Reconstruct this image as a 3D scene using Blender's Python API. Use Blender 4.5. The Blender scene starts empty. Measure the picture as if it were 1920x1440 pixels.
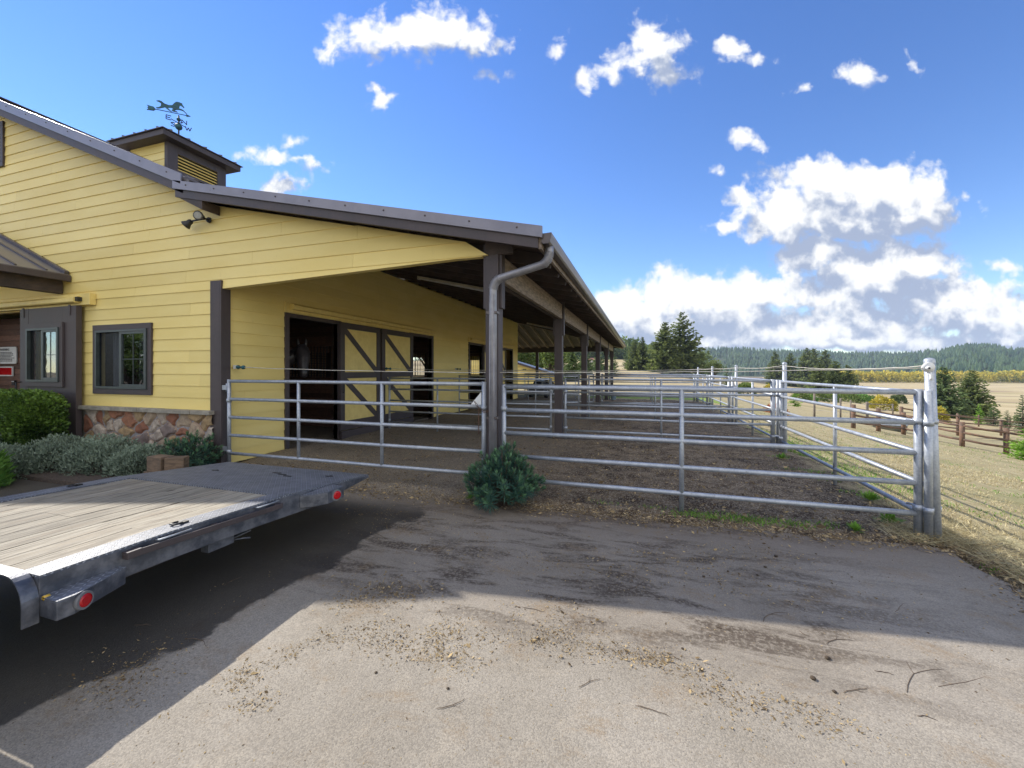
import bpy, math, random
import numpy as np
from mathutils import Vector, Matrix, noise
R = random.Random(11)
NR = np.random.default_rng(5)
sc = bpy.context.scene
COL = sc.collection
# ------------------------------------------------------------------ camera geometry
F, CU, HV, CH = 768.0, 960.0, 694.0, 1.7          # focal (px of 1920), centre column, horizon row, eye height
YAW = math.radians(17.7); SN, CS = math.sin(YAW), math.cos(YAW)
def ray(u, v):
    dx = (u - CU) / F
    return (-SN + dx * CS, CS + dx * SN, (HV - v) / F)
def terr(x, y):
    s = x - 3.1
    sp = s if s > 6 else (math.log1p(math.exp(s * 2.2)) / 2.2)
    z = -14.0 * (1 - math.exp(-sp / 75.0))
    if y > 90:
        k = min(1, (y - 90) / 320.0); k = k * k * (3 - 2 * k)
        m = min(1, max(0, (110 - x) / 140.0)); m = m * m * (3 - 2 * m)
        z += 12.0 * k * m
    return z
def hit(u, v):
    d = ray(u, v); t = 1.0; pt = 0
    while t < 900:
        if CH + d[2] * t <= terr(d[0] * t, d[1] * t): break
        pt = t; t *= 1.02
    for _ in range(24):
        m = (pt + t) / 2
        if CH + d[2] * m <= terr(d[0] * m, d[1] * m): t = m
        else: pt = m
    return Vector((d[0] * t, d[1] * t, terr(d[0] * t, d[1] * t))), t
def at(u, t):
    d = ray(u, HV); return d[0] * t, d[1] * t
# ------------------------------------------------------------------ mesh builder
ORG = {}
class MB:
    def __init__(s): s.v = []; s.f = []; s.sm = []; s.t = []
    def add(s, vs, fs, sm=False, t=None):
        b = len(s.v); s.v += [tuple(p) for p in vs]
        for f in fs: s.f.append([b + i for i in f]); s.sm.append(sm)
        s.t += [0.5 if t is None else t] * len(vs)
        return s
    def box(s, x0, y0, z0, x1, y1, z1, t=None):
        return s.add([(x0,y0,z0),(x1,y0,z0),(x1,y1,z0),(x0,y1,z0),(x0,y0,z1),(x1,y0,z1),(x1,y1,z1),(x0,y1,z1)],
              [(0,3,2,1),(4,5,6,7),(0,1,5,4),(1,2,6,5),(2,3,7,6),(3,0,4,7)], t=t)
    def beam(s, p, q, w, h, up=(0,0,1), t=None):
        p = Vector(p); q = Vector(q); d = (q - p).normalized(); up = Vector(up)
        a = d.cross(up).normalized(); b = a.cross(d).normalized()
        vs = [c + a*(i*w/2) + b*(j*h/2) for c in (p, q) for i, j in ((-1,-1),(1,-1),(1,1),(-1,1))]
        return s.add(vs, [(0,1,2,3),(7,6,5,4),(0,4,5,1),(1,5,6,2),(2,6,7,3),(3,7,4,0)], t=t)
    def tube(s, pts, r, n=10, cap=True, flat=None, t=None):
        pts = [Vector(p) for p in pts]; k = len(pts); vs = []; a = None
        for i, p in enumerate(pts):
            d = (pts[min(i+1, k-1)] - pts[max(i-1, 0)]).normalized()
            if a is None:
                a = d.cross(Vector((0,0,1)) if abs(d.z) < .9 else Vector((1,0,0))).normalized()
            else: a = (a - d * a.dot(d)).normalized()
            b = d.cross(a); rr = r[i] if hasattr(r, '__len__') else r
            ra, rb = (rr, rr) if flat is None else (rr, rr * flat)
            for j in range(n):
                w = 2 * math.pi * j / n
                vs.append(p + a * (math.cos(w) * ra) + b * (math.sin(w) * rb))
        fs = [(i*n+j, i*n+(j+1)%n, (i+1)*n+(j+1)%n, (i+1)*n+j) for i in range(k-1) for j in range(n)]
        s.add(vs, fs, True, t)
        if cap:
            b = len(s.v) - len(vs)
            s.f.append([b + j for j in range(n)][::-1]); s.sm.append(False)
            s.f.append([b + (k-1)*n + j for j in range(n)]); s.sm.append(False)
        return s
    def lathe(s, prof, c, n=16, axis='z', sm=True):
        c = Vector(c); vs = []
        for r, z in prof:
            for j in range(n):
                w = 2*math.pi*j/n; a, b = r*math.cos(w), r*math.sin(w)
                vs.append(c + Vector({'z': (a,b,z), 'x': (z,a,b), 'y': (a,z,b)}[axis]))
        k = len(prof)
        return s.add(vs, [(i*n+j, i*n+(j+1)%n, (i+1)*n+(j+1)%n, (i+1)*n+j) for i in range(k-1) for j in range(n)], sm)
    def prism(s, poly, axis, a0, a1, t=None):
        n = len(poly); g = {'x': lambda p,a:(a,p[0],p[1]), 'y': lambda p,a:(p[0],a,p[1]), 'z': lambda p,a:(p[0],p[1],a)}[axis]
        vs = [g(p,a0) for p in poly] + [g(p,a1) for p in poly]
        return s.add(vs, [list(range(n))[::-1], list(range(n,2*n))] + [(i,(i+1)%n,n+(i+1)%n,n+i) for i in range(n)], t=t)
    def build(s, name, mat, parent=None, bevel=0, label=None):
        L = ORG.get(parent.name, Vector((0,0,0))) if parent else Vector((0,0,0))
        me = bpy.data.meshes.new(name)
        me.from_pydata([(p[0]-L.x, p[1]-L.y, p[2]-L.z) for p in s.v], [], s.f)
        me.polygons.foreach_set('use_smooth', s.sm)
        if len(set(s.t)) > 1:
            a = me.attributes.new('tint', 'FLOAT', 'POINT'); a.data.foreach_set('value', s.t)
        import bmesh
        bm = bmesh.new(); bm.from_mesh(me); bmesh.ops.recalc_face_normals(bm, faces=bm.faces); bm.to_mesh(me); bm.free()
        me.materials.append(mat)
        o = bpy.data.objects.new(name, me); COL.objects.link(o)
        if parent: o.parent = parent; ORG[o.name] = L
        if bevel:
            m = o.modifiers.new('bevel', 'BEVEL'); m.width = bevel; m.segments = 2; m.limit_method = 'ANGLE'; m.angle_limit = 0.7
        if label: o['label'] = label
        return o
def npmesh(name, V, Fq, mat, tint=None, parent=None, smooth=False):
    L = ORG.get(parent.name, Vector((0,0,0))) if parent else Vector((0,0,0))
    V = np.asarray(V, float) - np.array(L); k = Fq.shape[1]
    me = bpy.data.meshes.new(name)
    me.vertices.add(len(V)); me.vertices.foreach_set('co', V.ravel())
    me.loops.add(Fq.size); me.loops.foreach_set('vertex_index', Fq.ravel().astype(np.int32))
    me.polygons.add(len(Fq)); me.polygons.foreach_set('loop_start', np.arange(0, Fq.size, k, dtype=np.int32))
    me.polygons.foreach_set('loop_total', np.full(len(Fq), k, dtype=np.int32))
    me.update(calc_edges=True)
    if smooth: me.polygons.foreach_set('use_smooth', np.ones(len(Fq), bool))
    if tint is not None:
        a = me.attributes.new('tint', 'FLOAT', 'POINT'); a.data.foreach_set('value', np.asarray(tint, float))
    me.materials.append(mat)
    o = bpy.data.objects.new(name, me); COL.objects.link(o)
    if parent: o.parent = parent; ORG[o.name] = L
    return o
def tag(o, label=None, cat=None, group=None, kind=None):
    for k, x in (('label', label), ('category', cat), ('group', group), ('kind', kind)):
        if x: o[k] = x
    return o
def thing(name, label, cat, loc=(0,0,0), group=None, rz=0):
    o = bpy.data.objects.new(name, None); COL.objects.link(o); o.empty_display_size = .2
    o.location = loc; o.rotation_euler.z = rz; ORG[o.name] = Vector(loc)
    return tag(o, label, cat, group)
def local(o): ORG[o.name] = Vector((0,0,0)); return o
def dup(root, loc, rz=0, label=None, scale=None):
    r = root.copy(); COL.objects.link(r); r.location = loc; r.rotation_euler.z = rz
    if scale: r.scale = scale
    if label: r['label'] = label
    def kids(a, b):
        for ch in [x for x in COL.objects if x.parent == a]:
            c = ch.copy(); COL.objects.link(c); c.parent = b; kids(ch, c)
    kids(root, r)
    return r
# ------------------------------------------------------------------ materials
class NT:
    def __init__(s, tree): s.t = tree; s.n = tree.nodes; s.l = tree.links
    def new(s, ty, **kw):
        x = s.n.new(ty)
        for k, v in kw.items(): setattr(x, k, v)
        return x
    def link(s, a, b): s.l.new(a, b)
    def setin(s, node, i, v):
        if hasattr(v, 'is_output') or isinstance(v, bpy.types.NodeSocket): s.l.new(v, node.inputs[i])
        else: node.inputs[i].default_value = v
    def math(s, op, a, b=0.0, c=None, clamp=False):
        x = s.new('ShaderNodeMath', operation=op, use_clamp=clamp); s.setin(x, 0, a); s.setin(x, 1, b)
        if c is not None: s.setin(x, 2, c)
        return x.outputs[0]
    def vmath(s, op, a, b=None, c=None):
        x = s.new('ShaderNodeVectorMath', operation=op); s.setin(x, 0, a)
        if b is not None: s.setin(x, 1, b)
        if c is not None: s.setin(x, 2, c)
        return x.outputs['Value'] if op in ('DOT_PRODUCT','LENGTH') else x.outputs[0]
    def mix(s, f, a, b, blend='MIX'):
        x = s.new('ShaderNodeMix', data_type='RGBA', blend_type=blend); s.setin(x, 0, f)
        s.setin(x, 6, a if not isinstance(a, tuple) else (*a[:3], 1)); s.setin(x, 7, b if not isinstance(b, tuple) else (*b[:3], 1))
        return x.outputs[2]
    def noise(s, vec, scale, detail=4, rough=.55, dist=0):
        x = s.new('ShaderNodeTexNoise'); s.setin(x, 'Vector', vec); x.inputs['Scale'].default_value = scale
        x.inputs['Detail'].default_value = detail; x.inputs['Roughness'].default_value = rough; x.inputs['Distortion'].default_value = dist
        return x.outputs[0]
    def sstep(s, x, a, b):
        m = s.new('ShaderNodeMapRange', interpolation_type='SMOOTHSTEP'); s.setin(m, 0, x)
        m.inputs[1].default_value = a; m.inputs[2].default_value = b
        return m.outputs[0]
    def sep(s, v):
        x = s.new('ShaderNodeSeparateXYZ'); s.link(v, x.inputs[0]); return x.outputs
    def mapped(s, vec, sc=(1,1,1), rot=(0,0,0)):
        x = s.new('ShaderNodeMapping'); s.link(vec, x.inputs[0]); x.inputs['Scale'].default_value = sc; x.inputs['Rotation'].default_value = rot
        return x.outputs[0]
def mbase(name):
    m = bpy.data.materials.new(name); m.use_nodes = True; t = NT(m.node_tree); t.n.clear()
    out = t.new('ShaderNodeOutputMaterial'); b = t.new('ShaderNodeBsdfPrincipled'); t.link(b.outputs[0], out.inputs[0])
    tc = t.new('ShaderNodeTexCoord')
    return m, t, b, out, tc
def bump(t, b, h, strength, dist=.01):
    x = t.new('ShaderNodeBump'); x.inputs['Strength'].default_value = strength; x.inputs['Distance'].default_value = dist
    t.setin(x, 'Height', h); t.link(x.outputs[0], b.inputs['Normal'])
def M(name, c, c2=None, rough=.6, metal=0, scale=6, stretch=(1,1,1), bs=40, bd=.003, bst=.5, tint=False, fine=.12, rvar=.12, spec=.5):
    m, t, b, out, tc = mbase(name)
    if c2 is None: c2 = tuple(x*.72 for x in c)
    p = t.mapped(tc.outputs['Object'], stretch)
    n = t.noise(p, scale, 6, .6); f = t.sstep(n, .36, .66)
    col = t.mix(f, c2, c)
    n2 = t.noise(p, bs, 5, .6)
    if tint:
        a = t.new('ShaderNodeAttribute', attribute_name='tint')
        k = t.math('MULTIPLY_ADD', a.outputs['Fac'], .7, .65)
        col = t.mix(1.0, col, t.vmath('MULTIPLY', (1,1,1), t.new('ShaderNodeCombineXYZ').outputs[0]) if False else k, 'MULTIPLY')
    g = t.math('MULTIPLY_ADD', n2, 2*fine, 1-fine)
    col = t.mix(1.0, col, g, 'MULTIPLY')
    t.link(col, b.inputs['Base Color']); b.inputs['Metallic'].default_value = metal
    t.link(t.math('MULTIPLY_ADD', n, rvar*2, rough - rvar, clamp=True), b.inputs['Roughness'])
    b.inputs['Specular IOR Level'].default_value = spec
    if bst: bump(t, b, n2, bst, bd)
    return m
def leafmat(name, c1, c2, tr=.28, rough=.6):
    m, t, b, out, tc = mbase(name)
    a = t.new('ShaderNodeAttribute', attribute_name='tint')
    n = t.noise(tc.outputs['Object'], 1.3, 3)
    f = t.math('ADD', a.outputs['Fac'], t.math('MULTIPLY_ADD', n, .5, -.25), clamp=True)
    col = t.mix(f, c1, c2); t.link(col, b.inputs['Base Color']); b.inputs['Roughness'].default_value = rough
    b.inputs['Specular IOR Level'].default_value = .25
    d = t.new('ShaderNodeBsdfTranslucent'); t.link(col, d.inputs[0])
    x = t.new('ShaderNodeMixShader'); x.inputs[0].default_value = tr
    t.link(b.outputs[0], x.inputs[1]); t.link(d.outputs[0], x.inputs[2]); t.link(x.outputs[0], out.inputs[0])
    return m
def sidingmat():
    m, t, b, out, tc = mbase('yellow_siding_paint')
    P = tc.outputs['Object']
    n = t.noise(t.mapped(P, (.5,.5,1.5)), 1.2, 5); g = t.noise(t.mapped(P, (2.2,2.2,30)), 5, 7, .65, .9)
    a = t.new('ShaderNodeAttribute', attribute_name='tint')
    col = t.mix(t.sstep(n, .3, .7), (.785,.61,.205), (.835,.67,.255))
    col = t.mix(1.0, col, t.math('MULTIPLY_ADD', a.outputs['Fac'], .10, .94), 'MULTIPLY')
    # faint dirt low on the boards
    st = t.noise(t.mapped(P, (7,7,.7)), 2, 6, .7)
    col = t.mix(t.math('MULTIPLY', t.sstep(st, .62, .8), .22), col, (.42,.33,.16))
    t.link(col, b.inputs['Base Color']); b.inputs['Roughness'].default_value = .5; b.inputs['Specular IOR Level'].default_value = .35
    bump(t, b, g, .35, .004); return m
def planksmat():
    m, t, b, out, tc = mbase('weathered_deck_wood')
    P = tc.outputs['Object']; a = t.new('ShaderNodeAttribute', attribute_name='tint')
    off = t.new('ShaderNodeCombineXYZ'); t.link(t.math('MULTIPLY', a.outputs['Fac'], 37.0), off.inputs[1])
    q = t.vmath('ADD', P, off.outputs[0])
    g = t.noise(t.mapped(q, (26,1.1,10)), 2.5, 8, .68, 1.2); k = t.noise(t.mapped(q, (5,.6,3)), 2.2, 5, .6, .4)
    col = t.mix(t.sstep(g, .3, .66), (.12,.10,.075), (.385,.345,.265))
    col = t.mix(t.math('MULTIPLY', t.sstep(k, .5, .72), .65), col, (.25,.20,.14))
    kn = t.new('ShaderNodeTexVoronoi'); t.link(t.mapped(q, (5,1.5,2)), kn.inputs['Vector']); kn.inputs['Scale'].default_value = 1.0
    col = t.mix(t.sstep(kn.outputs['Distance'], .09, .04), col, (.05,.035,.025))
    col = t.mix(1.0, col, t.math('MULTIPLY_ADD', a.outputs['Fac'], .35, .8), 'MULTIPLY')
    t.link(col, b.inputs['Base Color']); b.inputs['Roughness'].default_value = .8; b.inputs['Specular IOR Level'].default_value = .3
    bump(t, b, g, .6, .006); return m
def treadmat(name, c, c2, rough=.42, metal=.35):
    m, t, b, out, tc = mbase(name)
    P = tc.outputs['Object']; ge = t.new('ShaderNodeNewGeometry')
    s = t.sep(t.vmath('MULTIPLY', P, (1/.033,)*3)); nz = t.sep(ge.outputs['True Normal'])
    up = t.math('GREATER_THAN', t.math('ABSOLUTE', nz[2]), .6)
    sx = t.math('GREATER_THAN', t.math('ABSOLUTE', nz[0]), .6)
    ax = t.math('ADD', t.math('MULTIPLY', s[1], sx), t.math('MULTIPLY', s[0], t.math('SUBTRACT', 1.0, sx)))
    ay = t.math('ADD', t.math('MULTIPLY', s[1], up), t.math('MULTIPLY', s[2], t.math('SUBTRACT', 1.0, up)))
    fx = t.math('SUBTRACT', t.math('FRACT', ax), .5); fy = t.math('SUBTRACT', t.math('FRACT', ay), .5)
    par = t.math('FLOORED_MODULO', t.math('ADD', t.math('FLOOR', ax), t.math('FLOOR', ay)), 2.0)
    u = t.math('ADD', fx, fy); v = t.math('SUBTRACT', fx, fy)
    ip = t.math('SUBTRACT', 1.0, par)
    A = t.math('ADD', t.math('MULTIPLY', u, par), t.math('MULTIPLY', v, ip)); B = t.math('ADD', t.math('MULTIPLY', v, par), t.math('MULTIPLY', u, ip))
    d = t.math('ADD', t.math('POWER', t.math('MULTIPLY', t.math('ABSOLUTE', A), 1.35), 2.0), t.math('POWER', t.math('MULTIPLY', t.math('ABSOLUTE', B), 4.2), 2.0))
    h = t.sstep(d, .95, .35)
    n = t.noise(P, 7, 6, .65); n2 = t.noise(P, 60, 4)
    col = t.mix(t.sstep(n, .38, .64), c2, c)
    col = t.mix(t.math('MULTIPLY', h, .85), col, (.30,.32,.36))
    col = t.mix(t.math('MULTIPLY', t.sstep(n2, .6, .8), .3), col, (.25,.2,.14))
    t.link(col, b.inputs['Base Color']); b.inputs['Metallic'].default_value = metal; b.inputs['Roughness'].default_value = rough
    bump(t, b, h, .9, .004); return m
def galvmat():
    m, t, b, out, tc = mbase('galvanized_steel')
    P = tc.outputs['Object']
    vo = t.new('ShaderNodeTexVoronoi'); t.link(P, vo.inputs['Vector']); vo.inputs['Scale'].default_value = 55
    n = t.noise(P, 9, 6, .65); n2 = t.noise(t.mapped(P, (1,1,1)), 70, 4, .7); sp = t.noise(P, 28, 3, .5)
    col = t.mix(vo.outputs['Distance'], (.29,.315,.355), (.42,.45,.495))
    col = t.mix(t.math('MULTIPLY', t.sstep(n, .45, .7), .6), col, (.54,.565,.60))
    col = t.mix(t.math('MULTIPLY', t.sstep(sp, .63, .76), .55), col, (.16,.16,.17))
    col = t.mix(t.math('MULTIPLY', t.sstep(n2, .62, .75), .35), col, (.23,.19,.15))
    t.link(col, b.inputs['Base Color']); b.inputs['Metallic'].default_value = .45
    t.link(t.math('MULTIPLY_ADD', n, .3, .3), b.inputs['Roughness']); bump(t, b, n2, .25, .002); return m
def asphaltmat():
    m, t, b, out, tc = mbase('old_asphalt')
    P = tc.outputs['Object']; s = t.sep(P)
    big = t.noise(P, .9, 5, .6); mid = t.noise(P, 5, 6, .65); fine = t.noise(P, 110, 5, .7)
    vo = t.new('ShaderNodeTexVoronoi'); t.link(P, vo.inputs['Vector']); vo.inputs['Scale'].default_value = 150
    vc = t.sep(vo.outputs['Color'])
    col = t.mix(t.sstep(big, .35, .65), (.245,.216,.172), (.305,.272,.222))
    col = t.mix(t.math('MULTIPLY', t.sstep(mid, .5, .75), .35), col, (.40,.345,.265))
    col = t.mix(1.0, col, t.math('MULTIPLY_ADD', vc[0], .40, .80), 'MULTIPLY')
    pits = t.math('MULTIPLY', t.sstep(fine, .36, .28), .75); col = t.mix(pits, col, (.05,.045,.04))
    pale = t.math('MULTIPLY', t.sstep(fine, .66, .74), .6); col = t.mix(pale, col, (.44,.39,.32))
    # manure and mud streaks in front of the gate, stretched across
    reg = t.math('MULTIPLY', t.sstep(s[1], 2.2, 3.0), t.sstep(s[0], -3.6, -2.2))
    reg = t.math('MULTIPLY', reg, t.math('MULTIPLY_ADD', t.sstep(s[0], 2.4, .6), .8, .2))
    st = t.noise(t.mapped(P, (.75,2.6,1), (0,0,-.18)), 1.7, 8, .66, .6)
    brk = t.noise(P, 34, 5, .7)
    msk = t.math('MULTIPLY', t.math('MULTIPLY', t.sstep(st, .45, .60), reg), t.math('MULTIPLY_ADD', t.sstep(brk, .38, .55), .75, .25))
    col = t.mix(t.math('MULTIPLY', reg, .30), col, (.13,.10,.075))  # even brown over the region, also deepening the barn's shade in the colour
    col = t.mix(t.math('MULTIPLY', msk, .85), col, (.052,.036,.024))
    # broad dusting of brown everywhere
    du = t.noise(t.mapped(P, (1,1.5,1)), 2.3, 8, .72, .4)
    col = t.mix(t.math('MULTIPLY', t.math('MULTIPLY', t.sstep(du, .52, .68), t.sstep(fine, .35, .6)), .62), col, (.215,.145,.075))
    # mud next to the pen and the verge
    edge = t.math('ADD', s[1], t.math('MULTIPLY', t.math('SUBTRACT', big, .5), 1.2))
    col = t.mix(t.math('MULTIPLY', t.sstep(edge, 3.9, 4.9), .55), col, (.15,.115,.085))
    # wet patch beside and below the trailer, its shade painted into the colour
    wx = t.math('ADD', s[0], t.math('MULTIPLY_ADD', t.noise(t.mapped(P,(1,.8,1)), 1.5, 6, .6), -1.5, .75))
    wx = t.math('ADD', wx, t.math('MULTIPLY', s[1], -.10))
    wet_shade = t.math('MULTIPLY', t.sstep(wx, -2.86, -2.98), t.sstep(s[1], 4.7, 4.2))
    col = t.mix(t.math('MULTIPLY', wet_shade, .82), col, (.022,.021,.021))
    t.link(col, b.inputs['Base Color'])
    t.link(t.math('MULTIPLY_ADD', wet_shade, -.30, .88), b.inputs['Roughness']); b.inputs['Specular IOR Level'].default_value = .3
    h = t.math('ADD', t.math('MULTIPLY', vo.outputs['Distance'], -1.0), t.math('MULTIPLY', fine, 1.6))
    bump(t, b, h, .4, .003); return m
def groundmat():
    m, t, b, out, tc = mbase('ground_soil_and_grass')
    P = tc.outputs['Object']; s = t.sep(P)
    big = t.noise(P, .5, 5, .6); mid = t.noise(P, 3.5, 7, .68); fine = t.noise(P, 60, 5, .7); vfar = t.noise(t.mapped(P,(.012,.05,.05)), 1, 5, .6)
    vo = t.new('ShaderNodeTexVoronoi'); t.link(P, vo.inputs['Vector']); vo.inputs['Scale'].default_value = 70; vc = t.sep(vo.outputs['Color'])
    dirt = t.mix(t.sstep(mid, .36, .62), (.08,.053,.034), (.25,.19,.125))
    dirt = t.mix(t.sstep(big, .5, .62), dirt, t.mix(t.sstep(mid, .4, .6), (.045,.031,.022), (.10,.07,.047)))
    dirt = t.mix(t.math('MULTIPLY', t.math('GREATER_THAN', vc[1], .74), .75), dirt, (.38,.32,.23))
    dirt = t.mix(t.math('MULTIPLY', t.math('LESS_THAN', vc[0], .2), .6), dirt, (.035,.027,.02))
    # litter from the stalls in front of the wall
    lit = t.math('MULTIPLY', t.sstep(t.math('ADD', s[0], t.math('MULTIPLY', mid, 3.0)), .6, -1.5), t.sstep(s[0], -30, -7.5))
    sh = t.mix(t.sstep(fine, .4, .62), (.16,.13,.095), (.44,.375,.285))
    dirt = t.mix(t.math('MULTIPLY', lit, .75), dirt, sh)
    grass = t.mix(t.sstep(mid, .35, .65), (.33,.27,.145), (.47,.405,.24))
    grass = t.mix(t.math('MULTIPLY', t.sstep(big, .48, .66), .45), grass, (.20,.225,.085))
    grass = t.mix(t.math('MULTIPLY', t.sstep(fine, .55, .40), .45), grass, (.13,.10,.05))
    far = t.mix(t.sstep(vfar, .40, .60), (.36,.285,.155), (.46,.375,.22))
    far = t.mix(t.sstep(t.noise(t.mapped(P,(.004,.03,.05)), 1, 4), .54, .66), far, (.29,.26,.115))
    far = t.mix(t.sstep(t.noise(t.mapped(P,(.006,.022,.05)), 1.3, 3), .58, .63), far, (.25,.185,.12))
    g = t.mix(t.sstep(t.vmath('LENGTH', P), 28, 70), grass, far)
    # lawn past the last pen
    lawn = t.math('MULTIPLY', t.math('MULTIPLY', t.sstep(s[1], 25.0, 25.8), t.sstep(s[1], 32, 30)), t.math('MULTIPLY', t.sstep(s[0], -4, -3.0), t.sstep(s[0], 5.2, 4.2)))
    g = t.mix(lawn, g, t.mix(mid, (.17,.25,.05), (.25,.32,.085)))
    wob = t.math('MULTIPLY', t.math('SUBTRACT', mid, .5), 1.6)
    x1 = t.sstep(t.math('ADD', s[0], wob), 3.5, 2.7)
    pen = t.math('MULTIPLY', x1, t.sstep(t.math('ADD', s[1], wob), 25.0, 24.2))
    vg = t.math('MULTIPLY', t.sstep(t.math('ADD', s[0], wob), 3.9, 3.1), t.sstep(s[1], 8.0, 5.6))
    pen = t.math('MAXIMUM', pen, t.math('MULTIPLY', vg, .8))
    col = t.mix(pen, g, dirt)
    t.link(col, b.inputs['Base Color']); b.inputs['Roughness'].default_value = .95; b.inputs['Specular IOR Level'].default_value = .15
    bump(t, b, t.math('ADD', fine, t.math('MULTIPLY', mid, 2.0)), .8, .02); return m
def stonemat():
    m, t, b, out, tc = mbase('fieldstone')
    a = t.new('ShaderNodeAttribute', attribute_name='tint'); r = t.new('ShaderNodeValToRGB'); t.link(a.outputs['Fac'], r.inputs[0])
    e = r.color_ramp; e.interpolation = 'CONSTANT'
    cs = [(0,(.30,.29,.29)),(.02,(.25,.10,.055)),(.14,(.36,.25,.13)),(.30,(.42,.35,.28)),(.44,(.32,.19,.13)),(.58,(.38,.29,.20)),(.70,(.20,.155,.14)),(.80,(.45,.38,.31)),(.92,(.30,.13,.07))]
    while len(e.elements) < len(cs): e.elements.new(.5)
    for i, (p, c) in enumerate(cs): e.elements[i].position = p; e.elements[i].color = (*c, 1)
    P = tc.outputs['Object']; n = t.noise(P, 14, 7, .7, .6); n2 = t.noise(P, 60, 4, .6)
    col = t.mix(t.math('MULTIPLY', t.sstep(n, .4, .7), .55), r.outputs[0], (.10,.065,.05))
    col = t.mix(t.math('MULTIPLY', t.sstep(n2, .6, .75), .35), col, (.5,.42,.34))
    t.link(col, b.inputs['Base Color']); b.inputs['Roughness'].default_value = .85
    bump(t, b, t.math('ADD', n, n2), .6, .012); return m
def glassmat():
    m, t, b, out, tc = mbase('window_glass')
    g = t.new('ShaderNodeBsdfGlossy'); g.inputs['Roughness'].default_value = .015; g.inputs['Color'].default_value = (.9,.95,1,1)
    tr = t.new('ShaderNodeBsdfTransparent'); tr.inputs[0].default_value = (.55,.58,.6,1)
    n = t.noise(tc.outputs['Object'], 3.0, 2); bp = t.new('ShaderNodeBump'); bp.inputs['Strength'].default_value = .05; bp.inputs['Distance'].default_value = .02
    t.link(n, bp.inputs['Height']); t.link(bp.outputs[0], g.inputs['Normal'])
    x = t.new('ShaderNodeMixShader'); x.inputs[0].default_value = .27
    t.link(tr.outputs[0], x.inputs[1]); t.link(g.outputs[0], x.inputs[2]); t.link(x.outputs[0], out.inputs[0]); return m
def screenmat():
    m, t, b, out, tc = mbase('insect_screen'); tr = t.new('ShaderNodeBsdfTransparent'); tr.inputs[0].default_value = (.8,.82,.85,1)
    b.inputs['Base Color'].default_value = (.02,.022,.026,1); b.inputs['Roughness'].default_value = .35
    x = t.new('ShaderNodeMixShader'); x.inputs[0].default_value = .25; t.link(tr.outputs[0], x.inputs[1]); t.link(b.outputs[0], x.inputs[2]); t.link(x.outputs[0], out.inputs[0]); return m
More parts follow.
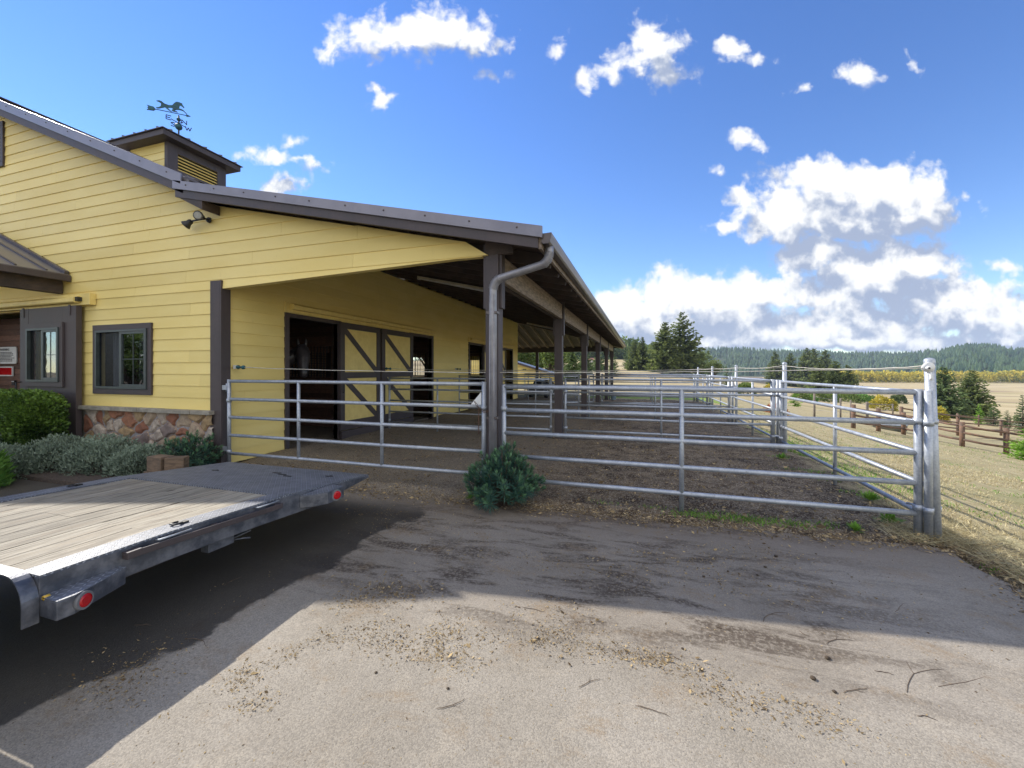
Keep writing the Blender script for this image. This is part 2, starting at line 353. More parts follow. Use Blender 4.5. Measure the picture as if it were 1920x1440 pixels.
MAT = dict(screen=screenmat(),
 siding=sidingmat(), planks=planksmat(), tread=treadmat('tread_plate', (.15,.16,.185), (.095,.104,.125), .52, .15), galv=galvmat(),
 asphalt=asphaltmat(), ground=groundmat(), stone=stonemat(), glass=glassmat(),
 treaddark=treadmat('tread_plate_painted', (.12,.13,.165), (.075,.085,.115), .38, .3),
 brown=M('brown_trim_paint', (.070,.053,.053), (.052,.040,.041), .55, scale=4, stretch=(1,1,.3), bs=50, fine=.18),
 brownwood=M('dark_stained_wood', (.085,.060,.048), (.045,.033,.028), .7, scale=3, stretch=(1,1,1), bs=45, fine=.3),
 oldbeam=M('weathered_beam_wood', (.33,.265,.205), (.17,.13,.10), .8, scale=5, stretch=(6,1,6), bs=30, fine=.25),
 interior=M('dark_interior_boards', (.17,.085,.055), (.09,.05,.036), .75, scale=4, stretch=(3,3,14), bs=30, fine=.3, tint=True),
 roofmetal=M('brown_roof_metal', (.125,.112,.118), (.10,.09,.096), .38, .25, scale=2, bs=90, bd=.0006, fine=.08),
 rake=M('rake_trim_metal', (.215,.205,.23), (.18,.172,.195), .32, .45, scale=3, bs=90, bd=.0006, fine=.08),
 gutter=M('gutter_metal', (.12,.10,.095), (.085,.07,.068), .33, .3, scale=5, stretch=(1,.3,1), bs=70, bd=.0006),
 yellowtrim=M('yellow_trim_paint', (.82,.645,.225), (.75,.575,.19), .5, bs=30, fine=.06),
 greenframe=M('bronze_green_frame', (.055,.07,.068), (.04,.05,.05), .4),
 ledge=M('concrete_ledge', (.34,.31,.25), (.22,.20,.165), .85, scale=7, bs=50, bd=.006),
 black=M('black_plastic', (.018,.018,.02), None, .45), rubber=M('tyre_rubber', (.022,.021,.02), (.035,.032,.028), .8),
 white=M('white_enamel', (.72,.72,.70), (.62,.62,.60), .4), cream=M('cream_fixture', (.62,.56,.42), (.5,.45,.34), .5),
 red=M('red_lens', (.50,.008,.012), (.38,.006,.01), .22, bs=220, bd=.001), lensgrey=M('grey_rubber_ring', (.19,.19,.20), None, .6),
 paintblue=M('dark_frame_paint', (.060,.066,.085), (.10,.09,.08), .42, .15, scale=6, bs=60, fine=.2),
 scuffed=M('scuffed_steel', (.155,.16,.18), (.065,.072,.09), .4, .35, scale=9, bs=50, fine=.3),
 dimlens=M('dim_lamp_glass', (.34,.33,.28), None, .2, bst=0), pipegrey=M('grey_downspout_metal', (.30,.295,.315), (.22,.215,.235), .35, .3, bs=60, bd=.001), brass=M('yellow_cap', (.6,.38,.05), None, .4), patina=M('verdigris_copper', (.03,.12,.15), (.02,.055,.075), .6, .3, scale=9),
 iron=M('black_iron', (.03,.032,.036), None, .55, .3), rope=M('electric_rope_cord', (.60,.57,.50), (.45,.42,.36), .8, bs=200),
 timber=M('railway_timber', (.20,.135,.085), (.11,.075,.05), .85, scale=4, stretch=(2,2,8), bs=30, fine=.35),
 logs=M('log_rail_wood', (.19,.105,.062), (.105,.068,.048), .8, scale=3, stretch=(2,2,2), bs=30, fine=.3),
 greypost=M('grey_fence_wood', (.22,.185,.15), (.13,.11,.09), .85, bs=30, fine=.3),
 bark=M('tree_bark', (.11,.08,.058), (.05,.038,.03), .9, scale=3, stretch=(4,4,.6), bs=25, bd=.02),
 horse=M('dark_bay_coat', (.062,.052,.056), (.035,.030,.033), .36, bs=90, fine=.2), mane=M('black_mane', (.010,.009,.010), None, .5),
 muzzle=M('horse_muzzle_skin', (.05,.045,.048), (.03,.028,.03), .5), eye=M('horse_eye', (.01,.008,.008), None, .08, bst=0), star=M('white_star_hair', (.6,.58,.55), None, .7),
 bed=M('bark_mulch', (.09,.065,.048), (.045,.034,.027), .95, scale=30, bs=70, bd=.02), curtain=M('curtain_cloth', (.34,.35,.38), None, .9, scale=3, stretch=(9,9,.5)),
 shingle=M('far_roof', (.16,.13,.12), None, .8), farwall=M('far_wall', (.55,.52,.48), None, .7), tub=M('dull_zinc', (.33,.36,.40), None, .4, .5),
 euph=leafmat('euphorbia_leaf', (.028,.075,.062), (.12,.235,.105), .15, .45), hedge=leafmat('boxwood_leaf', (.018,.05,.014), (.18,.30,.05), .3, .45),
 greyleaf=leafmat('grey_shrub_leaf', (.055,.085,.06), (.27,.335,.25), .15, .7), fresh=leafmat('fresh_green_leaf', (.06,.16,.03), (.20,.36,.07), .3),
 fir=leafmat('fir_needles', (.030,.060,.020), (.225,.265,.075), .4), fir2=leafmat('spruce_needles', (.035,.075,.03), (.19,.25,.085), .36),
 decid=leafmat('broadleaf_foliage', (.04,.08,.018), (.22,.29,.07), .38), yellowleaf=leafmat('autumn_foliage', (.16,.19,.04), (.66,.53,.07), .3),
 brightfir=leafmat('young_conifer_needles', (.09,.22,.02), (.30,.50,.06), .3), redleaf=leafmat('red_autumn_leaf', (.30,.06,.03), (.55,.20,.06), .3),
 forest=leafmat('forest_needles', (.014,.044,.024), (.085,.135,.05), .1), drygrass=leafmat('dry_grass_blade', (.27,.21,.10), (.66,.58,.35), .25, .8),
 litter=leafmat('hay_and_shavings', (.085,.052,.026), (.52,.39,.20), .1, .9), twig=M('dry_twig', (.14,.10,.07), None, .9),
 weed=leafmat('weed_leaf', (.08,.20,.02), (.24,.42,.06), .3), hill=M('hill_soil', (.05,.07,.03), (.03,.045,.022), .95, scale=.02, bst=0),
)
# ------------------------------------------------------------------ ground, driveway
def build_ground():
    xs = np.unique(np.round(np.concatenate([-np.geomspace(9.6, 500, 26)[::-1], np.arange(-9.5, 9, .13), np.geomspace(9, 1900, 90)]), 3))
    ys = np.unique(np.round(np.concatenate([-np.geomspace(4.2, 260, 18)[::-1], np.arange(-4, 27, .13), np.geomspace(27, 1900, 80)]), 3))
    nx, ny = len(xs), len(ys); V = np.zeros((nx*ny, 3)); k = 0
    for y in ys:
        for x in xs:
            z = terr(x, y)
            if -7 < x < 12 and 4 < y < 28:
                b = noise.noise((x*1.1, y*1.1, 3))*.035 + noise.noise((x*3.1, y*3.1, 9))*.022 + noise.noise((x*8, y*8, 1))*.012
                w = min(1, max(0, (y-4.9)/.5)) * min(1, max(0, (28-y)/2)) * min(1, max(0, (12-x)/6))
                if x > 3.3: b *= .5
                z += (b + .012) * w
                # litter heap pushed up against the stall wall
                if x < -4.8: z += .10 * max(0, 1-(x+7)/2.2)**1.5 * w * (.55 + .9*noise.noise((y*.7, 2, 5)))
            if x < 3.2 and y < 5.0: z -= .035 * min(1, max(0, (5.1-y)/.2))*min(1, max(0, (3.2-x)/.3))
            if 2.7 < x < 4.5 and y < 6: z += .03*noise.noise((x*3, y*3, 2)) + .012
            V[k] = (x, y, z); k += 1
    i = np.arange(nx*ny).reshape(ny, nx)
    Fq = np.stack([i[:-1,:-1], i[:-1,1:], i[1:,1:], i[1:,:-1]], -1).reshape(-1, 4)
    return tag(npmesh('ground', V, Fq, MAT['ground'], smooth=True), kind='structure')
build_ground()
edge = []
for x in np.arange(-5.8, 2.81, .12):
    y = 4.86 + .06*x*.5 + (.35 if x < -3 else 0)*min(1, (-3-x)) + .10*noise.noise((x*1.3, 0, 4)) + .04*noise.noise((x*6, 0, 4))
    if x > 1.6: y += .05*(x-1.6)
    edge.append((x, y))
for y in np.arange(4.95, -4, -.15): edge.append((2.80 + .16*noise.noise((0, y*1.2, 8)) + .07*noise.noise((0, y*6, 8)), y))
poly = [(-5.8, 3.75), (-30, 3.75), (-30, -30), (2.8, -30)]
m = MB(); pts = edge + poly[::-1]
m.add([(x, y, .004) for x, y in pts] + [(x, y, -.06) for x, y in pts], [list(range(len(pts)))] + [(i, (i+1) % len(pts), len(pts)+(i+1) % len(pts), len(pts)+i) for i in range(len(pts))])
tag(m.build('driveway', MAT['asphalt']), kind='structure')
tag(MB().box(-30, 3.76, -.05, -5.85, 5.2, .06).build('planting_bed_soil', MAT['bed']), kind='structure')
# ------------------------------------------------------------------ barn
YW, XW = 5.25, -7.0                     # front gable plane, stall wall plane
XR, ZR = -14.2, 7.92                    # ridge
barn = thing('barn', 'yellow lap sided horse barn with brown trim, stone base and long open porch', 'barn', (-7, 14, 0))
MS, SS = .432, .228                     # roof slopes
def zmain(x): return 5.0 + MS*(-7.45 - x) if x > XR else 5.0 + MS*(-7.45 - (2*XR - x))
def zshed(x): return 3.41 + SS*(-1.19 - x)
def siding(mb, P, z0, z1, lim, openings, exp=.2115, seed=1, jl=3.6):
    """lap boards; P(a,d,z) -> world point, a along the wall, d outward; lim(z) -> (amin, amax)"""
    rr = random.Random(seed); nc = int(math.ceil((z1 - z0)/exp))
    for c in range(nc):
        a0, b0 = z0 + c*exp, min(z1, z0 + (c+1)*exp)
        cuts = sorted({a0, b0} | {z for o in openings for z in (o[2], o[3]) if a0 < z < b0})
        back = -.10 if c % 2 else -.103; off = rr.uniform(0, jl)
        for za, zb in zip(cuts[:-1], cuts[1:]):
            zm = (za+zb)/2; seg = [tuple(lim(zm))]
            for o in openings:
                if o[2] < zm < o[3]:
                    seg = [q for s in seg for q in ((s[0], min(s[1], o[0])), (max(s[0], o[1]), s[1])) if q[1]-q[0] > .01]
            la, lb = lim(za), lim(zb)
            for s in seg:
                if s[1]-s[0] < .01: continue
                js = [s[0]]; j = s[0] - off % jl
                while j < s[1] - .3:
                    if j > s[0] + .3: js.append(j)
                    j += jl
                js.append(s[1])
                for q0, q1 in zip(js[:-1], js[1:]):
                    e0 = q0 + (.0015 if q0 != s[0] else 0); e1 = q1 - (.0015 if q1 != s[1] else 0)
                    f = lambda z: .018 - .015*(z-a0)/exp
                    x0a = la[0] if abs(e0 - lim(zm)[0]) < 1e-6 else e0; x0b = lb[0] if abs(e0 - lim(zm)[0]) < 1e-6 else e0
                    x1a = la[1] if abs(e1 - lim(zm)[1]) < 1e-6 else e1; x1b = lb[1] if abs(e1 - lim(zm)[1]) < 1e-6 else e1
                    zt = zb + (.004 if zb == b0 else 0)
                    vs = [P(x0a, f(za), za), P(x1a, f(za), za), P(x1b, f(zb), zt), P(x0b, f(zb), zt), P(x0a, back, za), P(x1a, back, za), P(x1b, back, zt), P(x0b, back, zt)]
                    mb.add(vs, [(0,1,2,3),(5,4,7,6),(0,4,5,1),(3,2,6,7),(0,3,7,4),(1,5,6,2)], t=rr.random())
def PF(a, d, z): return (a, YW - d, z)
def PS(a, d, z): return (XW + d, a, z)
# front gable wall, continues out over the porch above 3.28
def limF(z):
    dz = .30
    xr = -2.02 if z > 3.27 else XW - .02
    x1 = min(xr, -1.19 - (z + .19 - 3.41)/SS) if z > 3.27 else xr
    xm = -7.45 - (z + dz - 5.0)/MS
    if z > 4.62: x1 = xm
    return (2*XR + 7.02 if z < 4.62 else 2*XR - xm, x1)
m = MB()
OPF = [(-10.28,-8.79,1.30,2.52), (-15.9,-12.35,-.1,2.97), (-14.82,-13.58,6.32,7.12)]
siding(m, PF, .995, 3.275, limF, OPF, seed=3)
siding(m, PF, 3.275, 7.7, limF, OPF, seed=4)
m.build('front_wall', MAT['siding'], barn)
m = MB()
stalls = [(6.67,8.1), (11.38,12.7), (15.95,17.35), (20.6,21.9)]
siding(m, PS, .05, 4.46, lambda z: (YW+.02, 23.0), [(a, b, -.1, 2.88) for a, b in stalls], seed=8)
m.build('stall_wall', MAT['siding'], barn)
m = MB(); siding(m, lambda a, d, z: (a, 23.0 + d, z), .05, 7.6, lambda z: (2*XR+7.0 if z < 4.62 else 2*XR+7.45+(z+.3-5)/MS, XW-.12 if z < 4.62 else -7.45-(z+.3-5)/MS), [(-16,-12.4,-.1,3.0), (-10.1,-9.2,1.2,2.3)], seed=9)
m.build('rear_wall', MAT['siding'], barn)
m = MB(); siding(m, lambda a, d, z: (2*XR+7.0 - d, a, z), .05, 4.75, lambda z: (YW+.12, 22.88), [], seed=10); m.build('far_side_wall', MAT['siding'], barn)
# stone base with real relief
def stone_base():
    x0, x1, z1 = -10.62, -7.10, .925; st = .0125
    nx = int((x1-x0)/st)+1; nz = int(z1/st)+1
    gx, gz = np.meshgrid(np.linspace(x0, x1, nx), np.linspace(0, z1, nz))
    sx = []; rr = random.Random(21)
    for i in range(12):
        for j in range(4): sx.append((x0 + (i+.5+rr.uniform(-.42,.42))*(x1-x0)/12, (j+.5+rr.uniform(-.42,.42))*z1/4))
    S = np.array(sx); wx = gx + .025*np.sin(gz*23+gx*9); wz = gz + .02*np.sin(gx*19+gz*5)
    D = np.sqrt((wx[...,None]-S[:,0])**2 + 1.15*(wz[...,None]-S[:,1])**2)
    o = np.sort(D, -1); idx = np.argmin(D, -1); e = o[...,1]-o[...,0]
    rnd = np.array([rr.uniform(.03, 1) for _ in sx]); dep = np.array([rr.uniform(.02, .05) for _ in sx])
    k = np.clip((e-.024)/.05, 0, 1); k = k*k*(3-2*k)
    nz_ = np.array([[noise.noise((a*9, b*9, 2)) for a, b in zip(r1, r2)] for r1, r2 in zip(gx, gz)])
    y = YW - .04 - k*(dep[idx] + .018*nz_) - .004*nz_
    tint = np.where(e < .028, 0.0, rnd[idx])
    V = np.stack([gx, y, gz], -1).reshape(-1, 3); i = np.arange(nx*nz).reshape(nz, nx)
    Fq = np.stack([i[:-1,:-1], i[:-1,1:], i[1:,1:], i[1:,:-1]], -1).reshape(-1, 4)
    o = npmesh('stone_base', V, Fq, MAT['stone'], tint.ravel(), barn, True)
    w = MB(); rr = random.Random(5); x = x0 - .03
    while x < x1:
        l = min(rr.uniform(.55, .95), x1 - x + .02); w.box(x, YW-.135-rr.uniform(0,.012), .925, x+l-.006, YW+.05, .995+rr.uniform(-.004,.004)); x += l
    w.build('stone_ledge', MAT['ledge'], o, .006)
    MB().box(x0, YW-.03, 0, x1, YW+.1, .92).build('stone_backing', MAT['ledge'], o)
stone_base()
for a, b in ((2*XR+7, -15.9), (-12.35, -10.6)): MB().box(a, YW-.02, 0, b, YW+.1, .99).build('foundation', MAT['ledge'], barn)
# corner post
MB().box(-7.19, YW-.045, 0, -6.965, YW-.021, 3.255).build('corner_trim', MAT['brown'], barn, .005)
MB().box(-6.963, YW-.046, 0, -6.93, YW+.13, 3.256).build('corner_trim', MAT['brown'], barn, .004)
# ---- main roof
m = MB(); th = .10
for s in (1, -1):
    X = lambda x: x if s > 0 else 2*XR - x
    for (xa, xb) in ((-7.30, XR),):
        a = [(X(xa), zmain(xa)-.02), (X(XR), ZR-.02), (X(XR), ZR-.02-th), (X(xa), zmain(xa)-.02-th)]
        m.prism(a, 'y', 4.93, 23.4)
roof = m.build('main_roof', MAT['roofmetal'], barn)
m = MB()
for s in (1, -1):
    for y in np.arange(5.2, 23.3, .42):
        p = Vector((-7.28 if s > 0 else 2*XR+7.28, y, zmain(-7.28)-.005)); q = Vector((XR, y, ZR-.005)); m.beam(p, q, .035, .05)
m.build('roof_seam', MAT['roofmetal'], roof)
m = MB().beam((XR-.09, 4.93, ZR+.0), (XR-.09, 23.4, ZR), .22, .02, (.35,0,1)).beam((XR+.09, 4.93, ZR), (XR+.09, 23.4, ZR), .22, .02, (-.35,0,1)); m.build('ridge_cap', MAT['roofmetal'], roof)
def rake(name, fn, xa, xb, y, top, hgt, dep, mat, parent, screws=False, s=1):
    X = (lambda x: x) if s > 0 else (lambda x: 2*XR - x)
    w = MB(); pl = [(X(xa), fn(xa)+top), (X(xb), fn(xb)+top), (X(xb), fn(xb)+top-hgt), (X(xa), fn(xa)+top-hgt)]
    w.prism(pl, 'y', y, y+dep)
    o = w.build(name, mat, parent, .004)
    if screws:
        n = max(2, int(abs(xb-xa)/.62))
        for i in range(n):
            x = xa + (i+.5)*(xb-xa)/n; z = fn(x)+top-hgt*.42
            MB().lathe([(.001,-.008),(.011,-.008),(.013,0)], (X(x), y, z), 8, 'y').build('trim_screw', MAT['brown'], o)
    return o
# main rake: grey metal trim over a brown barge board
for s in (1, -1):
    rake('rake_trim', zmain, -7.42, XR-.0, 4.875, .035, .185, .03, MAT['rake'], barn, s > 0, s)
    rake('barge_board', zmain, -7.40, XR-.0, 4.907, -.145, .15, .04, MAT['brown'], barn, False, s)
m = MB()
for s in (1, -1):
    X = (lambda x: x) if s > 0 else (lambda x: 2*XR - x)
    m.prism([(X(-7.42), zmain(-7.42)-.13), (X(XR), ZR-.13), (X(XR), ZR-.155), (X(-7.42), zmain(-7.42)-.155)], 'y', 4.95, 5.26)
m.build('gable_soffit', MAT['brownwood'], barn)
MB().box(-7.46, 4.95, 4.70, -7.30, 23.4, 4.86).build('main_eave_board', MAT['brown'], barn)
MB().beam((-7.30, 4.94, 4.965), (-7.30, 23.4, 4.965), .26, .012, (MS*.9,0,1)).build('eave_drip_edge', MAT['roofmetal'], barn)
# ---- shed (porch) roof with hip at the rear corner
m = MB(); E, W_, YB = -1.19, -7.55, 28.8
def slab(m, tri, th):
    n = len(tri); m.add(list(tri) + [(x, y, z-th) for x, y, z in tri], [list(range(n)), list(range(n, 2*n))[::-1]] + [(i, (i+1) % n, n+(i+1) % n, n+i) for i in range(n)])
slab(m, [(E,4.93,zshed(E)), (E,YB,zshed(E)), (XW,23.0-.0,zshed(XW)), (W_,22.9,zshed(W_)), (W_,4.93,zshed(W_))], .05)
slab(m, [(E,YB,zshed(E)), (-24,YB,zshed(E)), (-24,23.0,zshed(XW)), (XW,23.0,zshed(XW))], .05)
proof = m.build('porch_roof', MAT['roofmetal'], barn)
m = MB()
for y in np.arange(5.2, 28, .42):
    xt = W_ if y < 23 else XW + (y-23)
    m.beam((E, y, zshed(E)+.015), (xt, y, zshed(xt)+.015), .035, .045)
m.build('roof_seam', MAT['roofmetal'], proof)
# plank deck and rafters below
m = MB(); slab(m, [(E-.02,4.96,zshed(E)-.053), (E-.02,YB-.02,zshed(E)-.053), (XW,23.0,zshed(XW)-.053), (XW,4.96,zshed(XW)-.053)], .02)
slab(m, [(E-.02,YB-.02,zshed(E)-.0535), (-24,YB-.02,zshed(E)-.0535), (-24,23.02,zshed(XW)-.0535), (XW,23.02,zshed(XW)-.0535)], .02)
m.build('porch_ceiling', MAT['brownwood'], barn)
m = MB()
for y in np.arange(5.75, 28.3, .61):
    xt = XW+.03 if y < 23 else XW + (y-23)
    m.beam((E-.05, y, zshed(E)-.165), (xt, y, zshed(xt)-.165), .045, .18)
for z_, xo in ((.0, -2.7), (.0,-3.4), (.0,-4.1), (.0,-4.8), (.0,-5.5), (.0,-6.2)):
    m.beam((xo, 5.4, zshed(xo)-.10), (xo, 23.5+(xo+7)*.9, zshed(xo)-.10), .09, .045)
m.build('rafter', MAT['brownwood'], barn)
m = MB()
for x in np.arange(-23.5, -1.6, .61):
    yt = 23.05 if x < XW else 23.0 + (x - XW)
    m.beam((x, YB-.05, zshed(E)-.165), (x, yt, zshed(E)+SS*(YB-yt)-.165), .045, .18)
m.build('rear_rafter', MAT['oldbeam'], barn)
m = MB().beam((E-.03, YB-.03, zshed(E)-.17), (XW, 23.0, zshed(XW)-.17), .06, .2); m.build('hip_rafter', MAT['oldbeam'], barn)
# eave fascia, shed rake
MB().box(E-.045, 4.95, 3.205, E-.005, YB, 3.37).build('eave_fascia', MAT['oldbeam'], barn, .003)
MB().box(-24, YB-.03, 3.2, E-.05, YB+.01, 3.37).build('rear_fascia', MAT['brown'], barn, .003)
rake('rake_trim', zshed, -7.62, E+.02, 4.875, .060, .145, .03, MAT['rake'], barn, True)
rake('barge_board', zshed, -7.60, E-.04, 4.907, -.08, .135, .04, MAT['brown'], barn)
m = MB(); m.prism([(-7.6, zshed(-7.6)-.12), (E-.05, zshed(E-.05)-.12), (E-.05, zshed(E-.05)-.14), (-7.6, zshed(-7.6)-.14)], 'y', 4.95, 5.262); m.build('rake_soffit', MAT['brownwood'], barn)
m = MB(); m.prism([(-7.60, zshed(-7.6)-.20), (-6.98, zshed(-6.98)-.20), (-6.98, zshed(-6.98)-.36)], 'y', 4.92, 5.22); m.build('soffit_return', MAT['brownwood'], barn)
# gutter with a rolled lip, and the elbowed downspout
gp = [(0,.0),(.0,-.10),(.015,-.125),(.085,-.125),(.105,-.105),(.125,-.03),(.125,.005),(.112,.005),(.112,-.02),(.095,-.10),(.08,-.112),(.02,-.112),(.013,-.10),(.013,0)]
def gut(m, pl, ax, a, b):
    n = len(pl); g = (lambda p, k: (p[0], k, p[1])) if ax == 'y' else (lambda p, k: (k, p[0], p[1]))
    m.add([g(p, a) for p in pl] + [g(p, b) for p in pl], [(i, (i+1) % n, n+(i+1) % n, n+i) for i in range(n)] + [(0,1,2,11,12,13),(2,3,10,11),(3,4,9,10),(4,5,8,9),(5,6,7,8)] + [tuple(n+i for i in q) for q in ((0,1,2,11,12,13),(2,3,10,11),(3,4,9,10),(4,5,8,9),(5,6,7,8))])
m = MB(); gut(m, [(E+x, 3.385+z) for x, z in gp], 'y', 4.93, YB+.1)
m.prism([(E+x, 3.385+z) for x, z in gp[:7]], 'y', 4.926, 4.9305)
gt = m.build('gutter', MAT['gutter'], barn)
gut_b = MB()
m = MB()
def corr(m, pts, w, d, ribs=0):
    m.tube(pts, w, 12, True, d/w)
ex, ey = -1.905, YW-.115
def arc(c, r, a0, a1, n, plane):
    return [c + plane[0]*(r*math.cos(a0+(a1-a0)*i/n)) + plane[1]*(r*math.sin(a0+(a1-a0)*i/n)) for i in range(n+1)]
top = Vector((E+.06, 5.12, 3.27)); low = Vector((ex, ey, 2.78))
dirv = Vector((low.x-top.x, low.y-top.y, 0)).normalized(); up = Vector((0,0,1))
dvec = (low + up*.05 - (top - up*.16)).normalized()
path = [top, top - up*.04]
c0 = top - up*.06
B0 = [c0, c0 - up*.07 + dirv*.012, c0 - up*.12 + dirv*.04, c0 - up*.155 + dirv*.085]
e0 = B0[-1]; l0 = low + up*.14
B1 = [l0 - dirv*.10 + up*.0, l0 - dirv*.05 - up*.03, l0 - dirv*.015 - up*.08, low]
allp = path + B0 + [e0.lerp(B1[0], .35), e0.lerp(B1[0], .7)] + B1 + [low - up*.3, Vector((ex, ey, .12))]
corr(m, allp, .064, .05)
rib = []
for seg in (B0, B1):
    for i in range(len(seg)-1):
        for k in (.15, .4, .65, .9): rib.append((seg[i].lerp(seg[i+1], k), (seg[i+1]-seg[i]).normalized()))
for p, d in rib: m.tube([p - d*.005, p + d*.005], .074, 12, True, .78)
for dx in (-.03, 0, .03): m.tube([(ex+dx, ey-.050, 2.7), (ex+dx, ey-.050, .15)], .008, 6)
ds = m.build('downspout', MAT['pipegrey'], barn, label='grey ribbed elbow running from the gutter to the front porch post')
for z in (1.05, 2.45): MB().box(ex-.075, ey-.055, z, ex+.075, ey+.05, z+.03).build('downspout_strap', MAT['gutter'], ds)
# porch posts, cleats, beam
PY = [5.36, 9.98, 14.58, 19.2, 23.85, 28.1]; PX = -1.97
for i, y in enumerate(PY):
    w = MB().box(PX-.095, y-.095, -.2, PX+.095, y+.095, 3.42)
    pst = w.build('porch_post', MAT['brown'], barn, .008)
    MB().box(PX-.135, y-.07, 2.55, PX-.097, y+.07, 3.45).build('post_cleat', MAT['brown'], pst, .004)
    MB().box(PX+.097, y-.07, 2.55, PX+.135, y+.07, 3.42).build('post_cleat', MAT['brown'], pst, .004)
for i in range(5):
    MB().box(PX+.02, PY[i]+.098, 2.95, PX+.10, PY[i+1]-.098, 3.30).build('porch_beam', MAT['oldbeam'], barn, .006)
    MB().box(PX-.10, PY[i]+.098, 2.955, PX-.02, PY[i+1]-.098, 3.305).build('porch_beam', MAT['brownwood'], barn, .006)
MB().box(PX-.095, YW-.02+.032, 3.28, PX+.3, YW+.08, 3.50).build('beam_end_block', MAT['brownwood'], barn, .004)
m = MB().box(-24, 28.0, 2.95, PX-.10, 28.2, 3.24); m.build('rear_beam', MAT['brown'], barn)
for x in (-7.1, -12.3, -17.4): MB().box(x-.09, 28.01, -.2, x+.09, 28.19, 2.95).build('rear_post', MAT['brown'], barn)
# soffit of the overhanging gable: bottom edge board
MB().box(-6.96, YW-.002, 3.262, PX-.14, YW+.10, 3.274).build('gable_bottom_edge', MAT['yellowtrim'], barn)
# ---- stall doors
def stall_door(y0, y1, flip=False):
    x0 = XW + .055; z0, z1 = .24, 2.86; w = .15
    p = MB(); p.box(x0, y0+.05, z0+.05, x0+.03, y1-.05, z1-.05)
    d = p.build('stall_door', MAT['yellowtrim'], barn)
    f = MB(); xf = x0 + .0325
    f.box(x0-.012, y0, z0, xf+.022, y0+w, z1).box(x0-.012, y1-w, z0, xf+.022, y1, z1)
    f.box(x0-.010, y0+w, z1-w, xf+.020, y1-w, z1).box(x0-.010, y0+w, 1.50, xf+.020, y1-w, 1.50+w).box(x0-.010, y0+w, z0, xf+.020, y1-w, z0+.22)
    f.build('door_frame', MAT['brown'], d, .005)
    b = MB()
    for za, zb in ((1.65, z1-w), (z0+.22, 1.50)):
        ya, yb = y0+w, y1-w
        ang = math.atan2(za-zb, yb-ya); hw = .052/abs(math.cos(ang)) 
        b.prism([(ya, zb), (ya+.085, zb), (yb, za+.11*1.0), (yb, za), (yb-.085, za), (ya, zb-.11)], 'x', xf-.002, xf+.016)
    b.build('door_brace', MAT['brown'], d, .003)
    h = MB().tube([(xf+.02, y0+.07, 1.15), (xf+.06, y0+.07, 1.17), (xf+.06, y0+.07, 1.35), (xf+.02, y0+.07, 1.37)], .01, 8); h.build('door_handle', MAT['iron'], d)
    k = MB().beam((x0+.05, y0+.02, .02), (x0+.05, y1-.02, .02), .05, .42); k.build('kick_board', MAT['brown'], d, .004)
for (a, b) in ((8.10, 9.66), (9.74, 11.36), (17.36, 18.94), (19.02, 20.58)): stall_door(a, b)
for (a, b) in ((6.55, 12.82), (15.8, 22.05)):
    t = MB().box(XW+.02, a, 2.90, XW+.055, b, 3.10).box(XW+.055, a+.12, 2.955, XW+.16, b-.1, 2.97)
    t.prism([(XW+.055, 2.97), (XW+.165, 2.97), (XW+.165, 3.045), (XW+.12, 3.07), (XW+.055, 3.07)], 'y', a+.12, b-.1)
    t.build('door_track', MAT['yellowtrim'], barn, .004)
for a, b in stalls:
    MB().box(XW-.11, a-.10, 0, XW+.045, a, 2.885).box(XW-.11, b, 0, XW+.045, b+.10, 2.885).box(XW-.11, a, 2.80, XW+.035, b, 2.885).build('door_jamb', MAT['brown'], barn, .004)
# stall interiors: plank walls with barred upper halves
m = MB(); rr = random.Random(31)
def planked(m, axis, c, a0, a1, z0, z1, th=.04):
    z = z0
    while z < z1 - .02:
        h = min(.14, z1-z)
        if axis == 'x': m.box(c, a0, z+.003, c+th, a1, z+h-.003, t=rr.random())
        else: m.box(a0, c, z+.003, a1, c+th, z+h-.003, t=rr.random())
        z += h
planked(m, 'x', -10.7, 5.4, 22.9, .05, 1.35); planked(m, 'x', -10.7, 5.4, 22.9, 2.32, 4.2)
planked(m, 'x', -10.7, 5.4, 8.9, 1.35, 1.9)
for y in (9.72, 14.4, 19.0): planked(m, 'y', y, -10.6, -7.15, .05, 1.5); planked(m, 'y', y, -10.6, -7.15, 2.4, 4.3)
planked(m, 'x', -17.7, 5.4, 22.9, .05, 3.0)
inner = m.build('stall_partition', MAT['interior'], barn)
m = MB()
for y in np.arange(5.5, 22.8, .115): m.tube([(-10.67, y, 1.35), (-10.67, y, 2.32)], .011, 6)
for yy in (9.74, 14.42, 19.02):
    for x in np.arange(-10.5, -7.2, .115): m.tube([(x, yy, 1.5), (x, yy, 2.4)], .011, 6)
m.build('stall_bars', MAT['iron'], inner)
for y in np.arange(9.72, 22.9, 2.3): MB().box(-10.78, y-.07, 0, -10.6, y+.07, 4.4).build('stall_post', MAT['interior'], inner)
for y in (9.72, 14.4, 19.02): MB().box(-7.25, y-.08, 0, -7.115, y+.08, 4.3).build('stall_post', MAT['interior'], inner)
m = MB().box(-21.2, 5.4, 4.32, -7.12, 22.9, 4.38); m.build('loft_floor', MAT['interior'], barn)
tag(MB().box(-21.2, 5.36, -.1, -7.11, 22.88, .035).build('barn_floor', MAT['ground']), kind='structure')
